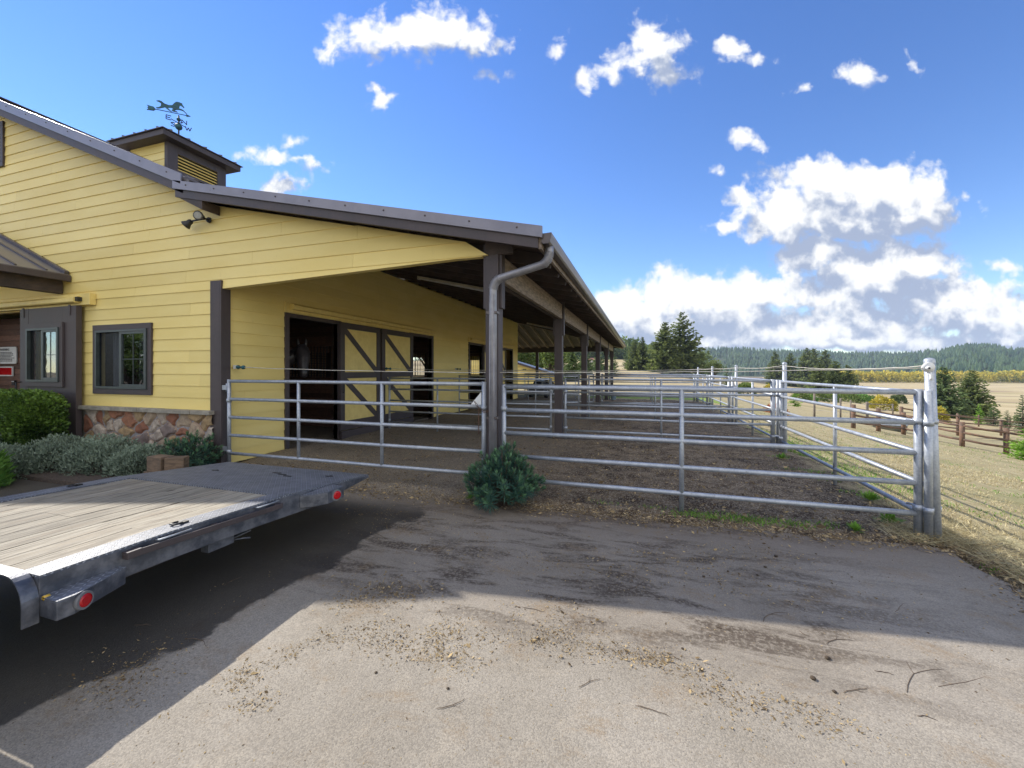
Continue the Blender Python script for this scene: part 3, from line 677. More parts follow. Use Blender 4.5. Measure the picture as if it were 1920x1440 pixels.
# ---- front window
def slider_window(x0, x1, z0, z1, y, trim, mtrim, parent, name='window'):
    w = MB(); tw = trim
    w.box(x0, y-.05, z0, x1, y-.012, z0+tw).box(x0, y-.052, z1-tw, x1, y-.012, z1).box(x0, y-.05, z0+tw, x0+tw, y-.012, z1-tw).box(x1-tw, y-.05, z0+tw, x1, y-.012, z1-tw)
    o = w.build(name, mtrim, parent, .005)
    a, b, c, d = x0+tw+.002, x1-tw-.002, z0+tw+.002, z1-tw-.002; g = MB(); fw = .042; yi = y-.072
    g.box(a, yi, c, b, yi+.09, c+fw).box(a, yi, d-fw, b, yi+.09, d).box(a, yi, c+fw, a+fw, yi+.09, d-fw).box(b-fw, yi, c+fw, b, yi+.09, d-fw)
    xm = (a+b)/2
    g.box(xm-.03, yi+.012, c+fw, xm+.03, yi+.05, d-fw); g.box(xm+.03, yi+.014, c+fw, b-fw, yi+.05, c+fw+.045).box(xm+.03, yi+.014, d-fw-.045, b-fw, yi+.05, d-fw).box(b-fw-.04, yi+.013, c+fw+.045, b-fw, yi+.05, d-fw-.045)
    xc = (xm+.03+b-fw-.04)/2; g.box(xc-.006, yi+.026, c+fw+.045, xc+.006, yi+.032, d-fw-.045).box(xm+.03, yi+.027, (c+d)/2-.006, xc-.006, yi+.031, (c+d)/2+.006).box(xc+.006, yi+.027, (c+d)/2-.006, b-fw-.04, yi+.031, (c+d)/2+.006)
    g.build('window_frame', MAT['greenframe'], o, .003)
    MB().box(a+fw, yi+.056, c+fw, xm-.03, yi+.061, d-fw).build('insect_screen', MAT['screen'], o)
    MB().box(xm+.03, yi+.034, c+fw+.045, b-fw-.04, yi+.039, d-fw-.045).build('window_pane', MAT['glass'], o)
    return o
win = slider_window(-10.38, -8.69, 1.235, 2.585, YW, .105, MAT['brown'], barn)
m = MB(); n = 40
for (xa, xb) in ((-10.2, -9.98), (-9.45, -8.9)):
    vs = []
    for i in range(n+1):
        x = xa + (xb-xa)*i/n; y = YW + .2 + .022*math.sin(i*1.15)
        vs += [(x, y, 1.3), (x, y, 2.5)]
    m.add(vs, [(2*i, 2*i+2, 2*i+3, 2*i+1) for i in range(n)], True)
m.build('curtain', MAT['curtain'], win)
m = MB().box(-10.6, YW+1.5, .06, -8.5, YW+1.53, 3.2).box(-10.63, YW+.12, .06, -10.6, YW+1.5, 3.2).box(-8.5, YW+.12, .06, -8.47, YW+1.5, 3.2).box(-10.6, YW+.12, 3.17, -8.5, YW+1.5, 3.2)
m.build('tack_room_wall', MAT['interior'], barn)
# ---- front sliding door with window, track cover
dx0, dx1, dy = -12.54, -10.66, YW-.14
m = MB().box(dx0+.05, dy, .12, dx1-.05, dy+.05, 1.3); fd = m.build('sliding_door', MAT['yellowtrim'], barn)
w = MB(); ya, yb = dy-.025, dy+.07
w.box(dx0, ya, .08, dx0+.30, yb, 2.98).box(dx1-.42, ya, .08, dx1, yb, 2.98).box(dx0+.30, ya+.002, 2.58, dx1-.42, yb, 2.98).box(dx0+.30, ya+.002, 1.23, dx1-.42, yb, 1.42).box(dx0+.30, ya+.002, .08, dx1-.42, yb, .34)
w.build('door_frame', MAT['brown'], fd, .006)
w = MB(); xa, xb = dx0+.30, dx1-.42
w.beam((xa, ya+.012, 1.23), (xb, ya+.012, .34), .02, .13, (0,1,0)).beam((xa, ya+.014, .34), (xb, ya+.014, 1.23), .02, .13, (0,1,0))
w.v = [(p[0], p[1], p[2]) for p in w.v]
w = MB()
for z0_, z1_ in ((1.23, .34), (.34, 1.23)):
    dz = .075 if z1_ > z0_ else -.075
    w.prism([(xa, z0_), (xa+.09, z0_), (xb, z1_-dz), (xb, z1_), (xb-.09, z1_), (xa, z0_+dz)], 'y', ya+.008 + (.002 if dz > 0 else 0), ya+.03)
w.build('door_brace', MAT['brown'], fd)
slider_window(dx0+.24, dx1-.36, 1.36, 2.66, ya+.012, .10, MAT['brown'], fd, 'door_window')
MB().tube([(dx0+.05, ya, 1.13), (dx0+.03, ya-.07, 1.14), (dx0+.03, ya-.07, 1.44), (dx0+.05, ya, 1.45)], .012, 8).build('door_handle', MAT['iron'], fd)
for x in (dx0+.1, dx1-.22): MB().box(x, ya-.012, 2.80, x+.06, ya, 3.0).build('door_hanger', MAT['brown'], fd)
m = MB().box(-16.5, YW-.12, 2.99, -10.33, YW-.02, 3.215); m.prism([(YW-.12, 3.03), (YW-.21, 3.03), (YW-.23, 3.05), (YW-.23, 3.12), (YW-.12, 3.18)], 'x', -16.4, -10.62)
m.build('door_track', MAT['yellowtrim'], barn, .004)
MB().box(-10.62, YW-.20, 3.06, -10.55, YW-.125, 3.14).build('track_end', MAT['black'], barn)
m = MB(); rr = random.Random(77); planked(m, 'y', 5.95, -17.5, -12.0, .05, 3.0); m.build('entry_inner_wall', MAT['interior'], barn)
# gable vent
m = MB().box(-14.92, YW-.05, 6.22, -13.48, YW-.015, 6.32).box(-14.92, YW-.05, 7.12, -13.48, YW-.015, 7.22).box(-14.92, YW-.05, 6.32, -14.82, YW-.015, 7.12).box(-13.58, YW-.05, 6.32, -13.48, YW-.015, 7.12); gv = m.build('gable_vent', MAT['brown'], barn, .004)
m = MB()
for z in np.arange(6.36, 7.1, .085): m.beam((-14.82, YW+.02, z), (-13.58, YW+.02, z), .09, .015, (0,-.7,1))
m.build('vent_louver', MAT['yellowtrim'], gv)
# entry portico roof
def zport(x): return 3.66 + .424*(-11.18 - x) if x > XR else 3.66 + .424*(-11.18 - (2*XR-x))
m = MB()
for s in (1, -1):
    X = (lambda x: x) if s > 0 else (lambda x: 2*XR - x)
    m.prism([(X(-11.18), zport(-11.18)), (X(XR), zport(XR)), (X(XR), zport(XR)-.05), (X(-11.18), zport(-11.18)-.05)], 'y', 2.6, YW-.02)
pr = m.build('portico_roof', MAT['rake'], barn)
m = MB()
for y in list(np.arange(2.8, YW, .42)): 
    for s in (1, -1):
        X = (lambda x: x) if s > 0 else (lambda x: 2*XR - x)
        m.beam((X(-11.19), y, zport(-11.18)+.014), (X(XR), y, zport(XR)+.014), .03, .035)
m.beam((-11.17, YW-.06, zport(-11.18)+.03), (XR, YW-.06, zport(XR)+.03), .07, .05)
m.build('roof_seam', MAT['roofmetal'], pr)
MB().box(-11.20, 2.6, 3.50, -11.09, YW-.03, 3.63).build('portico_gutter', MAT['brown'], barn, .012)
MB().box(-11.52, 2.6, 3.27, -11.36, YW-.03, 3.56).build('portico_beam', MAT['brownwood'], barn, .006)
for s in (1, -1):
    X = (lambda x: x) if s > 0 else (lambda x: 2*XR - x)
    MB().box(min(X(-11.56), X(-11.32)), 2.75, 0, max(X(-11.56), X(-11.32)), 2.98, 3.27).build('portico_post', MAT['brown'], barn, .008)
m = MB()
for s in (1, -1):
    X = (lambda x: x) if s > 0 else (lambda x: 2*XR - x)
    m.prism([(X(-11.22), zport(-11.22)-.053), (X(XR), zport(XR)-.053), (X(XR), zport(XR)-.075), (X(-11.22), zport(-11.22)-.075)], 'y', 2.62, YW-.03)
m.build('portico_ceiling', MAT['yellowtrim'], barn)
# cupola
cw = .86; cy = 9.28; zc0, zc1 = 6.9, 8.44
cup = MB().box(XR-cw+.12, cy-cw+.12, zc0, XR+cw-.12, cy+cw-.12, zc1-.02).build('cupola', MAT['black'], barn)
for s in (1, -1):
    m = MB(); siding(m, lambda a, d, z: (a, cy+s*(cw+d), z), zc0, zc1, lambda z: (XR-cw, XR+cw), [], seed=51+s, jl=9); m.build('cupola_wall', MAT['siding'], cup)
for s in (1, -1):
    m = MB()
    xo, xi = XR+s*(cw+.03), XR+s*(cw-.10); a, b = min(xo, xi), max(xo, xi)
    m.box(a, cy-cw-.03, zc0, b, cy-cw+.26, zc1).box(a, cy+cw-.26, zc0, b, cy+cw+.03, zc1).box(a, cy-cw+.26, zc1-.24, b, cy+cw-.26, zc1).box(a, cy-cw+.26, zc0, b, cy+cw-.26, 7.72)
    m.build('cupola_trim', MAT['brown'], cup, .006)
for s in (1, -1):
    m = MB()
    for z in np.arange(7.76, 8.26, .095): m.beam((XR+s*(cw-.03), cy-cw+.26, z), (XR+s*(cw-.03), cy+cw-.26, z), .10, .018, (s*.75,0,1))
    m.build('cupola_louver', MAT['yellowtrim'], cup)
co = cw + .32
MB().box(XR-co, cy-co, zc1+.002, XR+co, cy+co, zc1+.16).build('cupola_fascia', MAT['brown'], cup, .006)
m = MB(); c2 = co+.05; zt = zc1+.165
base = [(XR-c2,cy-c2,zt),(XR+c2,cy-c2,zt),(XR+c2,cy+c2,zt),(XR-c2,cy+c2,zt)]; apex = (XR, cy, zt+.36)
m.add(base+[apex]+[(x,y,z+.02) for x,y,z in base]+[(XR,cy,zt+.38)], [(0,1,2,3),(5,6,9),(6,7,9),(7,8,9),(8,5,9),(0,1,6,5),(1,2,7,6),(2,3,8,7),(3,0,5,8)])
for k in range(5):
    f = -1 + 2*(k+.5)/5; r = 1-abs(f)
    for ax, ay in ((0,-1),(1,0),(0,1),(-1,0)):
        p = Vector((XR + (ax*c2 if ax else f*c2), cy + (ay*c2 if ay else f*c2), zt+.03)); q = Vector((XR + (ax*c2*(1-r) if ax else f*c2), cy + (ay*c2*(1-r) if ay else f*c2), zt+.03+.36*r))
        m.beam(p, q, .03, .05)
m.build('cupola_roof', MAT['roofmetal'], cup)
# ------------------------------------------------------------------ weathervane
wv = thing('weathervane', 'green copper weathervane with running horse on a pole above the cupola', 'weathervane', (XR, cy, zt+.36))
zb = zt + .36
MB().tube([(XR,cy,zb-.05),(XR,cy,9.88)], .022, 8).build('pole', MAT['iron'], wv)
m = MB()
for z, r in ((9.51,.10),(9.75,.06)): m.lathe([(0.002,-r),(r*.5,-r*.86),(r*.87,-r*.5),(r,0),(r*.87,r*.5),(r*.5,r*.86),(.002,r)], (XR,cy,z), 14)
m.build('globe', MAT['patina'], wv)
ca = Vector((CS*.93, SN*.93, 0)).normalized(); cb = Vector((-ca.y, ca.x, 0))
zl = 9.63
def letter(m, ch, o, du, s=.062):
    L = {'N':[(-1,-1),(-1,1),(1,-1),(1,1)], 'E':[(1,1),(-1,1),(-1,0),(.6,0),(-1,0),(-1,-1),(1,-1)], 'S':[(1,.8),(0,1),(-1,.6),(0,0),(1,-.6),(0,-1),(-1,-.8)], 'W':[(-1.3,1),(-.6,-1),(0,.6),(.6,-1),(1.3,1)]}[ch]
    for a, b in zip(L[:-1], L[1:]): m.tube([o + du*(a[0]*s) + up*(a[1]*s), o + du*(b[0]*s) + up*(b[1]*s)], .013, 6)
m = MB(); NS = Vector((CS, SN, 0))*.20 + Vector((-SN, CS, 0))*-.05; EW = Vector((CS, SN, 0))*.06 + Vector((-SN, CS, 0))*.28
cen = Vector((XR, cy, zl))
for ch, v in (('N', NS), ('S', -NS), ('W', EW), ('E', -EW)):
    m.tube([cen, cen + v*.85], .012, 6); letter(m, ch, cen + v*1.1, Vector((CS*.8 - SN*.6, SN*.8 + CS*.6, 0)))
m.build('direction_letters', MAT['iron'], wv)
# arrow and horse: flat cut metal, 3 cm thick, along the arrow direction
adir = (Vector((CS, SN, 0))*.909 + Vector((-SN, CS, 0))*.416).normalized(); an = Vector((-adir.y, adir.x, 0))
def flat(m, poly, z0, th=.015):
    n = len(poly); P3 = [Vector((XR, cy, z0)) + adir*a + up*b for a, b in poly]
    m.add([p+an*th for p in P3] + [p-an*th for p in P3], [list(range(n)), list(range(n, 2*n))[::-1]] + [(i, (i+1) % n, n+(i+1) % n, n+i) for i in range(n)])
m = MB(); c = Vector((XR, cy, 9.93)); m.tube([c - adir*.62, c + adir*.22], .013, 8)
flat(m, [(.20,.04),(.31,0),(.20,-.04)], 9.93); flat(m, [(-.58,0),(-.63,.06),(-.80,.075),(-.76,.025),(-.79,.0),(-.76,-.025),(-.80,-.075),(-.63,-.06)], 9.93)
m.build('arrow', MAT['patina'], wv)
m = MB(); HP = [(-.62,.47),(-.50,.52),(-.40,.50),(-.28,.40),(-.10,.36),(.05,.40),(.14,.56),(.24,.66),(.36,.66),(.44,.62),(.47,.64),(.47,.58),(.56,.44),(.52,.40),(.44,.47),(.36,.50),(.34,.38),(.33,.30),(.44,.29),(.52,.25),(.66,.10),(.68,.06),(.63,.08),(.50,.21),(.40,.23),(.28,.22),(.20,.20),(.10,.11),(.26,.09),(.27,.06),(.04,.07),(.02,.10),(.10,.22),(-.02,.26),(-.16,.22),(-.04,.08),(.02,.04),(-.03,.03),(-.13,.09),(-.28,.21),(-.38,.15),(-.52,.07),(-.62,.05),(-.64,.09),(-.54,.11),(-.44,.20),(-.42,.32),(-.44,.40),(-.52,.44)]
flat(m, [(a*.60-.19, b*.55) for a, b in HP], 9.94, .022); m.build('horse_figure', MAT['patina'], wv)
# ------------------------------------------------------------------ wall fittings
fl = thing('flood_light', 'black twin flood light fixed to the yellow gable below the rake', 'flood light', (-7.25, 5.2, 4.33))
MB().lathe([(.002,-.03),(.045,-.03),(.05,0)], (-7.24, YW-.015, 4.33), 14, 'y').tube([(-7.24,YW-.03,4.33),(-7.24,YW-.09,4.33)], .018, 8).build('mount', MAT['black'], fl)
def lamp(c, d):
    d = Vector(d).normalized(); c = Vector(c); w = MB()
    prof = [(-.14,.025),(-.12,.042),(-.07,.048),(-.02,.075),(.0,.08)]
    w.tube([c + d*a for a, r in prof], [r for a, r in prof], 16); h = w.build('lamp_head', MAT['black'], fl)
    MB().tube([c + d*.002, c + d*.012], [.070,.055], 16).build('lamp_lens', MAT['dimlens'], h)
lamp((-7.60, YW-.18, 4.22), (-.55,-.35,-.62)); lamp((-7.20, YW-.24, 4.33), (.45,-.9,-.12))
MB().tube([(-7.24,YW-.09,4.33),(-7.36,YW-.13,4.31),(-7.50,YW-.14,4.30)], .016, 8).tube([(-7.24,YW-.08,4.33),(-7.22,YW-.13,4.33)], .016, 8).build('arm', MAT['black'], fl)
def tubelight(label, xa, xb, y):
    t = thing('tube_light', label, 'light fixture', ((xa+xb)/2, y, zshed((xa+xb)/2)-.3), 'tube lights under the porch ceiling')
    za, zb_ = zshed(xa)-.30, zshed(xb)-.30
    MB().beam((xa, y, za), (xb, y, zb_), .11, .05).build('housing', MAT['cream'], t, .006)
    for q in (.025, -.025): MB().tube([(xa+.05, y+q, za-.045), (xb-.05, y+q, zb_-.045)], .017, 8).build('tube', MAT['white'], t)
    MB().beam((xa+.0, y, za-.04), (xa+.05, y, za-.05), .09, .05).build('end_cap', MAT['cream'], t); MB().beam((xb-.05, y, zb_-.04), (xb, y, zb_-.05), .09, .05).build('end_cap', MAT['cream'], t)
tubelight('cream tube light on the porch ceiling nearest the front post', -5.5, -3.2, 9.3)
tubelight('small cream tube light far down the porch ceiling', -5.7, -4.0, 20.4)
# notice and framed picture on the inner wall
def text(s, size, loc, parent, mat, name='lettering'):
    c = bpy.data.curves.new(name, 'FONT'); c.body = s; c.size = size; c.extrude = .001; c.align_x = 'CENTER'
    tmp = bpy.data.objects.new('tmp', c); COL.objects.link(tmp); bpy.context.view_layer.update()
    me = bpy.data.meshes.new_from_object(tmp.evaluated_get(bpy.context.evaluated_depsgraph_get())); bpy.data.objects.remove(tmp)
    o = bpy.data.objects.new(name, me); COL.objects.link(o); o.parent = parent; o.location = Vector(loc) - ORG[parent.name]; o.rotation_euler = (math.pi/2, 0, 0)
    me.materials.clear(); me.materials.append(mat); return o
sg = thing('warning_sign', 'white notice board with black lettering on the dark plank wall beside the sliding door', 'sign', (-15.2, 5.93, 2.0))
MB().prism([(-15.73+.03,1.86),(-14.74-.03,1.86),(-14.74,1.89),(-14.74,2.25),(-14.77,2.28),(-15.70,2.28),(-15.73,2.25),(-15.73,1.89)], 'y', 5.915, 5.935).build('board', MAT['white'], sg)
text('WARNING', .085, (-15.23, 5.912, 2.185), sg, MAT['black'])
m = MB(); rr = random.Random(3)
for i in range(7):
    z = 2.135 - i*.036; x = -15.63 + rr.uniform(0,.06)
    while x < -14.85 - rr.uniform(0,.1):
        l = rr.uniform(.03,.10); m.box(x, 5.912, z, x+l, 5.9145, z+.018); x += l + .02
m.build('small_print', MAT['black'], sg)
pc = thing('framed_plaque', 'small red plaque in a white frame below the white notice', 'plaque', (-15.2, 5.93, 1.68))
MB().box(-15.71,5.91,1.55,-14.89,5.935,1.58).box(-15.71,5.91,1.76,-14.89,5.935,1.79).box(-15.71,5.91,1.58,-15.68,5.935,1.76).box(-14.92,5.91,1.58,-14.89,5.935,1.76).build('frame', MAT['white'], pc)
MB().box(-15.68,5.918,1.58,-14.92,5.934,1.76).build('panel', MAT['red'], pc)
ob = thing('outlet_box', 'black double outlet box on the dark plank wall', 'outlet', (-14.85, 5.93, 1.38))
MB().box(-14.91,5.90,1.33,-14.79,5.94,1.44).build('cover', MAT['black'], ob, .005)
for x in (-14.895, -14.84): MB().box(x,5.895,1.41,x+.033,5.90,1.43).build('socket_face', MAT['white'], ob)
# ------------------------------------------------------------------ pipe panels
RZ = (.235, .545, .855, 1.165, 1.475)
def make_panel(L, label, loc, rz, stays, group, rr_=.028, er=(.045,.045), z_=RZ, name='pen_fence', cat='fence'):
    p = local(thing(name, label, cat, loc, group, rz))
    for z in z_: MB().tube([(.0,0,z),(L*.33,0,z+.002),(L*.66,0,z-.002),(L,0,z)], rr_, 12).build('rail', MAT['galv'], p)
    for x, r, s in ((0, er[0], 1), (L, er[1], 1)):
        MB().tube([(x,0,.03),(x,0,z_[-1]+.03)], r, 14).build('end_post', MAT['galv'], p)
    for x, zb_ in stays: 
        MB().tube([(x,0,zb_),(x,0,z_[-1])], rr_*.98, 12).build('upright', MAT['galv'], p)
    for x in (0, L):
        for z in (.30, 1.18): MB().lathe([(er[1]+.004,-.03),(er[1]+.008,-.03),(er[1]+.008,.03),(er[1]+.004,.03)], (x,0,z), 14).build('clamp', MAT['galv'], p)
    return p
GP = 'galvanized pipe panels of the paddocks'
fp = make_panel(4.472, 'wide galvanized panel across the front, between the porch post and tall corner post', (-1.79, YW, 0), 0, [(2.23, .02)], GP, er=(.03,.036))
gate = make_panel(4.72, 'galvanized gate between the yellow corner and the front porch post', (-6.80, YW, 0), 0, [(1.51,.27),(3.08,.27)], None, .027, (.03,.033), (.27,.58,.89,1.20,1.51), 'pen_gate', 'gate')
m = MB().box(-.19,-.02,.30,-.02,.02,.38).box(-.19,-.03,1.36,-.02,.03,1.44).tube([(-.04,0,1.33),(-.04,0,1.47)], .025, 8); m.build('hinge', MAT['galv'], gate)
m = MB().prism([(4.68,1.215),(4.52,1.215),(4.68,1.40)], 'y', -.006, .006); m.build('gusset_plate', MAT['white'], gate)
ch = thing('gate_chain', 'rusty chain looped round the gate end at the front porch post', 'chain', (-2.05, YW, 1.1))
m = MB()
pth = [(-2.2,YW-.05,1.27),(-2.13,YW-.06,1.18),(-2.06,YW-.05,1.13),(-1.99,YW-.04,1.15),(-1.93,YW-.02,1.2)]
pth2 = [(-2.13,YW-.07,1.18-.035*i) for i in range(11)]
for P_ in (pth, pth2):
    for i in range(len(P_)-1):
        a, b = Vector(P_[i]), Vector(P_[i+1]); n_ = max(1, int((b-a).length/.035))
        for k in range(n_):
            q = a.lerp(b, (k+.5)/n_); d = (b-a).normalized(); s_ = d.cross(Vector((0,1,0)) if k % 2 else Vector((.7,.7,.1))).normalized()*.011
            m.tube([q-d*.022+s_*.4, q-d*.014+s_, q+d*.014+s_, q+d*.022, q+d*.014-s_, q-d*.014-s_, q-d*.022-s_*.4], .0035, 5)
m.build('links', M('rusty_chain', (.16,.08,.045), (.10,.06,.04), .7, .3), ch)
DY = [9.92, 14.52, 19.14, 23.8]; ordn = ['first', 'second', 'third', 'last']
porchp = sunp = sidep = None
for k, y in enumerate(DY):
    la = 'galvanized panel under the porch, %s divider back from the front gate' % ordn[k]
    lb = 'galvanized panel in the open paddock, %s cross row behind the front panel' % ordn[k]
    if k == 0:
        porchp = make_panel(4.62, la, (-6.78, y, 0), 0, [(1.5,.04),(3.05,.04)], GP, .024, (.028,.028)); sunp = make_panel(4.42, lb, (-1.80, y, 0), 0, [(2.2,.02)], GP, .026, (.03,.045))
    else: dup(porchp, (-6.78, y, 0), 0, la); dup(sunp, (-1.80, y, 0), 0, lb)
sy = [(5.20, 9.80), (10.02, 14.40), (14.64, 19.02), (19.26, 23.66)]
for k, (a, b) in enumerate(sy):
    ls = ['galvanized side panel running back from the front corner post, rails in full sun', 'galvanized side panel behind the second tall post on the grass side', 'galvanized side panel behind the third tall post on the grass side', 'galvanized side panel farthest back on the grass side'][k]
    if k == 0: sidep = make_panel(b-a, ls, (2.738, a, -.01), math.pi/2, [(2.1,.0)], GP, .026, (.035,.035))
    else: dup(sidep, (2.738, a, -.01), math.pi/2, ls)
# tall posts and electric rope
def tall_post(x, y, lean, label, r=.047, h=1.80):
    p = thing('corner_post', label, 'fence post', (x, y, 0), 'tall round posts on the grass side')
    MB().tube([(x+lean, y-.02, -.25), (x, y, h)], r, 18).build('pipe', MAT['galv'], p)
    MB().lathe([(r+.003,-.03),(r+.003,.004),(r*.85,.016),(r*.5,.024),(.002,.027)], (x, y, h), 18).build('post_cap', MAT['galv'], p)
    for z in (.30, 1.18):
        k = lean*(1-z/h); c = MB()
        c.lathe([(r+.002,-.025),(r+.008,-.025),(r+.008,.025),(r+.002,.025)], (x+k, y, z), 16)
        c.tube([(x+k-.03, y, z), (x-.13, y+.12, z)], .012, 8)
        c.build('clamp', MAT['galv'], p)
    return p
TY = [5.26, 9.80, 14.42, 19.05, 23.75]
tl = ['leaning galvanized corner post closest to the camera, with white insulator', 'second galvanized tall post along the grass side', 'third galvanized tall post along the grass side', 'fourth galvanized tall post along the grass side', 'farthest galvanized tall post along the grass side']
for k, y in enumerate(TY):
    p = tall_post(2.778 if k == 0 else 2.80, y, .052 if k == 0 else .0, tl[k], .043 if k == 0 else .04, 1.80 if k == 0 else 1.84)
    if k == 0:
        w = MB().lathe([(.004,-.012),(.05,-.012),(.052,0),(.03,.012),(.004,.014)], (2.74, y-.055, 1.73), 16, 'y').lathe([(.01,-.05),(.022,-.045),(.012,0),(.022,.045),(.01,.05)], (2.72, y-.06, 1.72), 10, 'y').tube([(2.75,y-.06,1.68),(2.76,y-.065,1.62),(2.75,y-.06,1.60)], .012, 6)
        w.build('insulator', MAT['white'], p)
def elrope(pa, pb, sag, label, handle=True):
    a, b = Vector(pa), Vector(pb); t = thing('electric_rope', label, 'fence rope', pa, 'electric ropes strung over the pens')
    pts = [a.lerp(b, i/30) - up*(sag*4*(i/30)*(1-i/30)) + up*(.003*math.sin(i*1.7)) for i in range(31)]
    MB().tube(pts, .0055, 6).build('cord', MAT['rope'], t)
    if handle:
        d = (pts[2]-pts[0]).normalized(); o = a
        prof = [(0,.012),(.02,.034),(.045,.036),(.055,.018),(.12,.017),(.14,.018),(.15,.036),(.175,.034),(.19,.012)]
        MB().tube([o + d*k for k, r in prof], [r for k, r in prof], 14).build('handle', MAT['patina'], t)
        MB().box(a.x-.05, a.y-.03, a.z-.03, a.x-.005, a.y+.03, a.z+.035).build('wall_bracket', MAT['white'], t)
    return t
elrope((-6.90, 5.47, 1.755), (2.72, 5.20, 1.72), .07, 'pale electric rope with green handle strung across above the front gate')
for k in range(1, 5): elrope((-6.90, TY[k]+.1, 1.745), (2.78, TY[k], 1.75), .06+.01*k, 'pale electric rope above the %s divider behind the front' % ordn[k-1])
for k in range(1, 4): elrope((2.80, TY[k], 1.80), (2.80, TY[k+1], 1.80), .05, 'pale electric rope along the grass side, %s span from the second tall post' % ordn[k-1], False)
elrope((2.80, TY[0]+.03, 1.745), (2.80, TY[1], 1.79), .05, 'pale electric rope from the leaning corner post to the second tall post', False)
# ------------------------------------------------------------------ trailer
tr = thing('flatbed_trailer', 'dark flatbed equipment trailer with grey plank deck and tread plate edges', 'trailer', (-4.1, 1.5, 0))
XT, XL = -3.03, -5.24
def zd(y): return .612 if y < 1.9 else .612 - .032*(y-1.9) if y < 2.85 else .582 - .085*(y-2.85)
m = MB(); rr = random.Random(8); x = XL+.20; bw = (XT-.16 - (XL+.20))/11
for i in range(11):
    tt = rr.random()
    for ya, yb in ((-3.6, 1.27), (1.30, 1.9), (1.9, 2.83)):
        if ya < 1 and x + bw > XT-.36: continue
        za, zb_ = zd(ya)-.003+rr.uniform(-.003,.002), zd(yb)-.003
        m.add([(x+.005,ya,za-.04),(x+bw-.005,ya,za-.04),(x+bw-.005,yb,zb_-.04),(x+.005,yb,zb_-.04),(x+.005,ya,za),(x+bw-.005,ya,za),(x+bw-.005,yb,zb_),(x+.005,yb,zb_)], [(0,3,2,1),(4,5,6,7),(0,1,5,4),(1,2,6,5),(2,3,7,6),(3,0,4,7)], t=tt)
    x += bw
m.build('plank_deck', MAT['planks'], tr)
def strip(x0, x1, ys, th=.012, dz=.004):
    m = MB(); n = len(ys)
    top = [(x, y, zd(y)+dz) for y in ys for x in (x0, x1)]; bot = [(x, y, z-th) for x, y, z in top]
    m.add(top+bot, [(2*i, 2*i+1, 2*i+3, 2*i+2) for i in range(n-1)] + [(2*n+2*i+2, 2*n+2*i+3, 2*n+2*i+1, 2*n+2*i) for i in range(n-1)] + [(2*i, 2*i+2, 2*n+2*i+2, 2*n+2*i) for i in range(n-1)] + [(2*n+2*i+1, 2*n+2*i+3, 2*i+3, 2*i+1) for i in range(n-1)] + [(0,2*n,2*n+1,1),(2*n-2,2*n-1,4*n-1,4*n-2)])
    return m
ysr = [1.30, 1.9, 2.85]
strip(XT-.165, XT, ysr).build('deck_edge', MAT['tread'], tr)
strip(XL, XL+.19, [-3.6,1.9,2.85]).build('deck_edge', MAT['tread'], tr)
m = strip(XL+.02, XT-.01, [2.845, 3.4, 4.03]); m.build('tail_plate', MAT['tread'], tr)
m = MB()
for k in range(3): 
    xx = -3.75-.13*k; m.box(xx-.05, 3.55+.05*k, zd(3.6)-.012, xx+.05, 3.58+.05*k, zd(3.56+.05*k)+.0075)
for xx, yy in ((-4.75,3.5),(-3.35,3.75)): m.box(xx-.05, yy-.008, zd(yy)-.01, xx+.05, yy+.008, zd(yy)+.008).box(xx-.01, yy-.03, zd(yy)-.01, xx+.01, yy+.03, zd(yy)+.0076)
m.build('plate_slot', MAT['black'], tr)
# side skirts (steel channel), wedge tail
for xo, s in ((XT, 1), (XL, -1)):
    w = MB(); xa, xb = (xo-.05, xo-.004) if s > 0 else (xo+.004, xo+.05)
    w.prism([(1.30,zd(1.3)-.009),(1.9,zd(1.9)-.009),(2.85,zd(2.85)-.009),(4.03,zd(4.03)-.009),(4.03,zd(4.03)-.03),(3.15,zd(2.9)-.20),(2.6,.405),(1.9,.425),(1.30,.425)], 'x', xa, xb)
    w.build('side_rail', MAT['scuffed'], tr, .004)
MB().box(XL+.06, -3.6, .40, XL+.14, 2.9, .565).box(XT-.14, 1.31, .40, XT-.06, 2.9, .555).box(XT-.46, -3.6, .40, XT-.43, 1.2, .555).box(XL+.14, 1.7, .44, XT-.14, 1.78, .555).box(XL+.14, .3, .44, XT-.14, .38, .555).box(XL+.14, 2.7, .42, XT-.14, 2.78, .54).box(XL+.14, -3.6, .42, XT-.14, -3.5, .555).box(XL+.14,-1.5,.44,XT-.14,-1.42,.555).build('chassis', MAT['paintblue'], tr)
MB().box(XT-.13, 2.22, .335, XT-.055, 2.42, .395).beam((XT-.10,2.42,.36),(XT-.06,2.56,.385),.05,.008).tube([(XT-.08,2.42,.35),(XT-.05,2.50,.34),(XT-.04,2.55,.325)], .006, 6).build('hanging_bracket', MAT['scuffed'], tr)
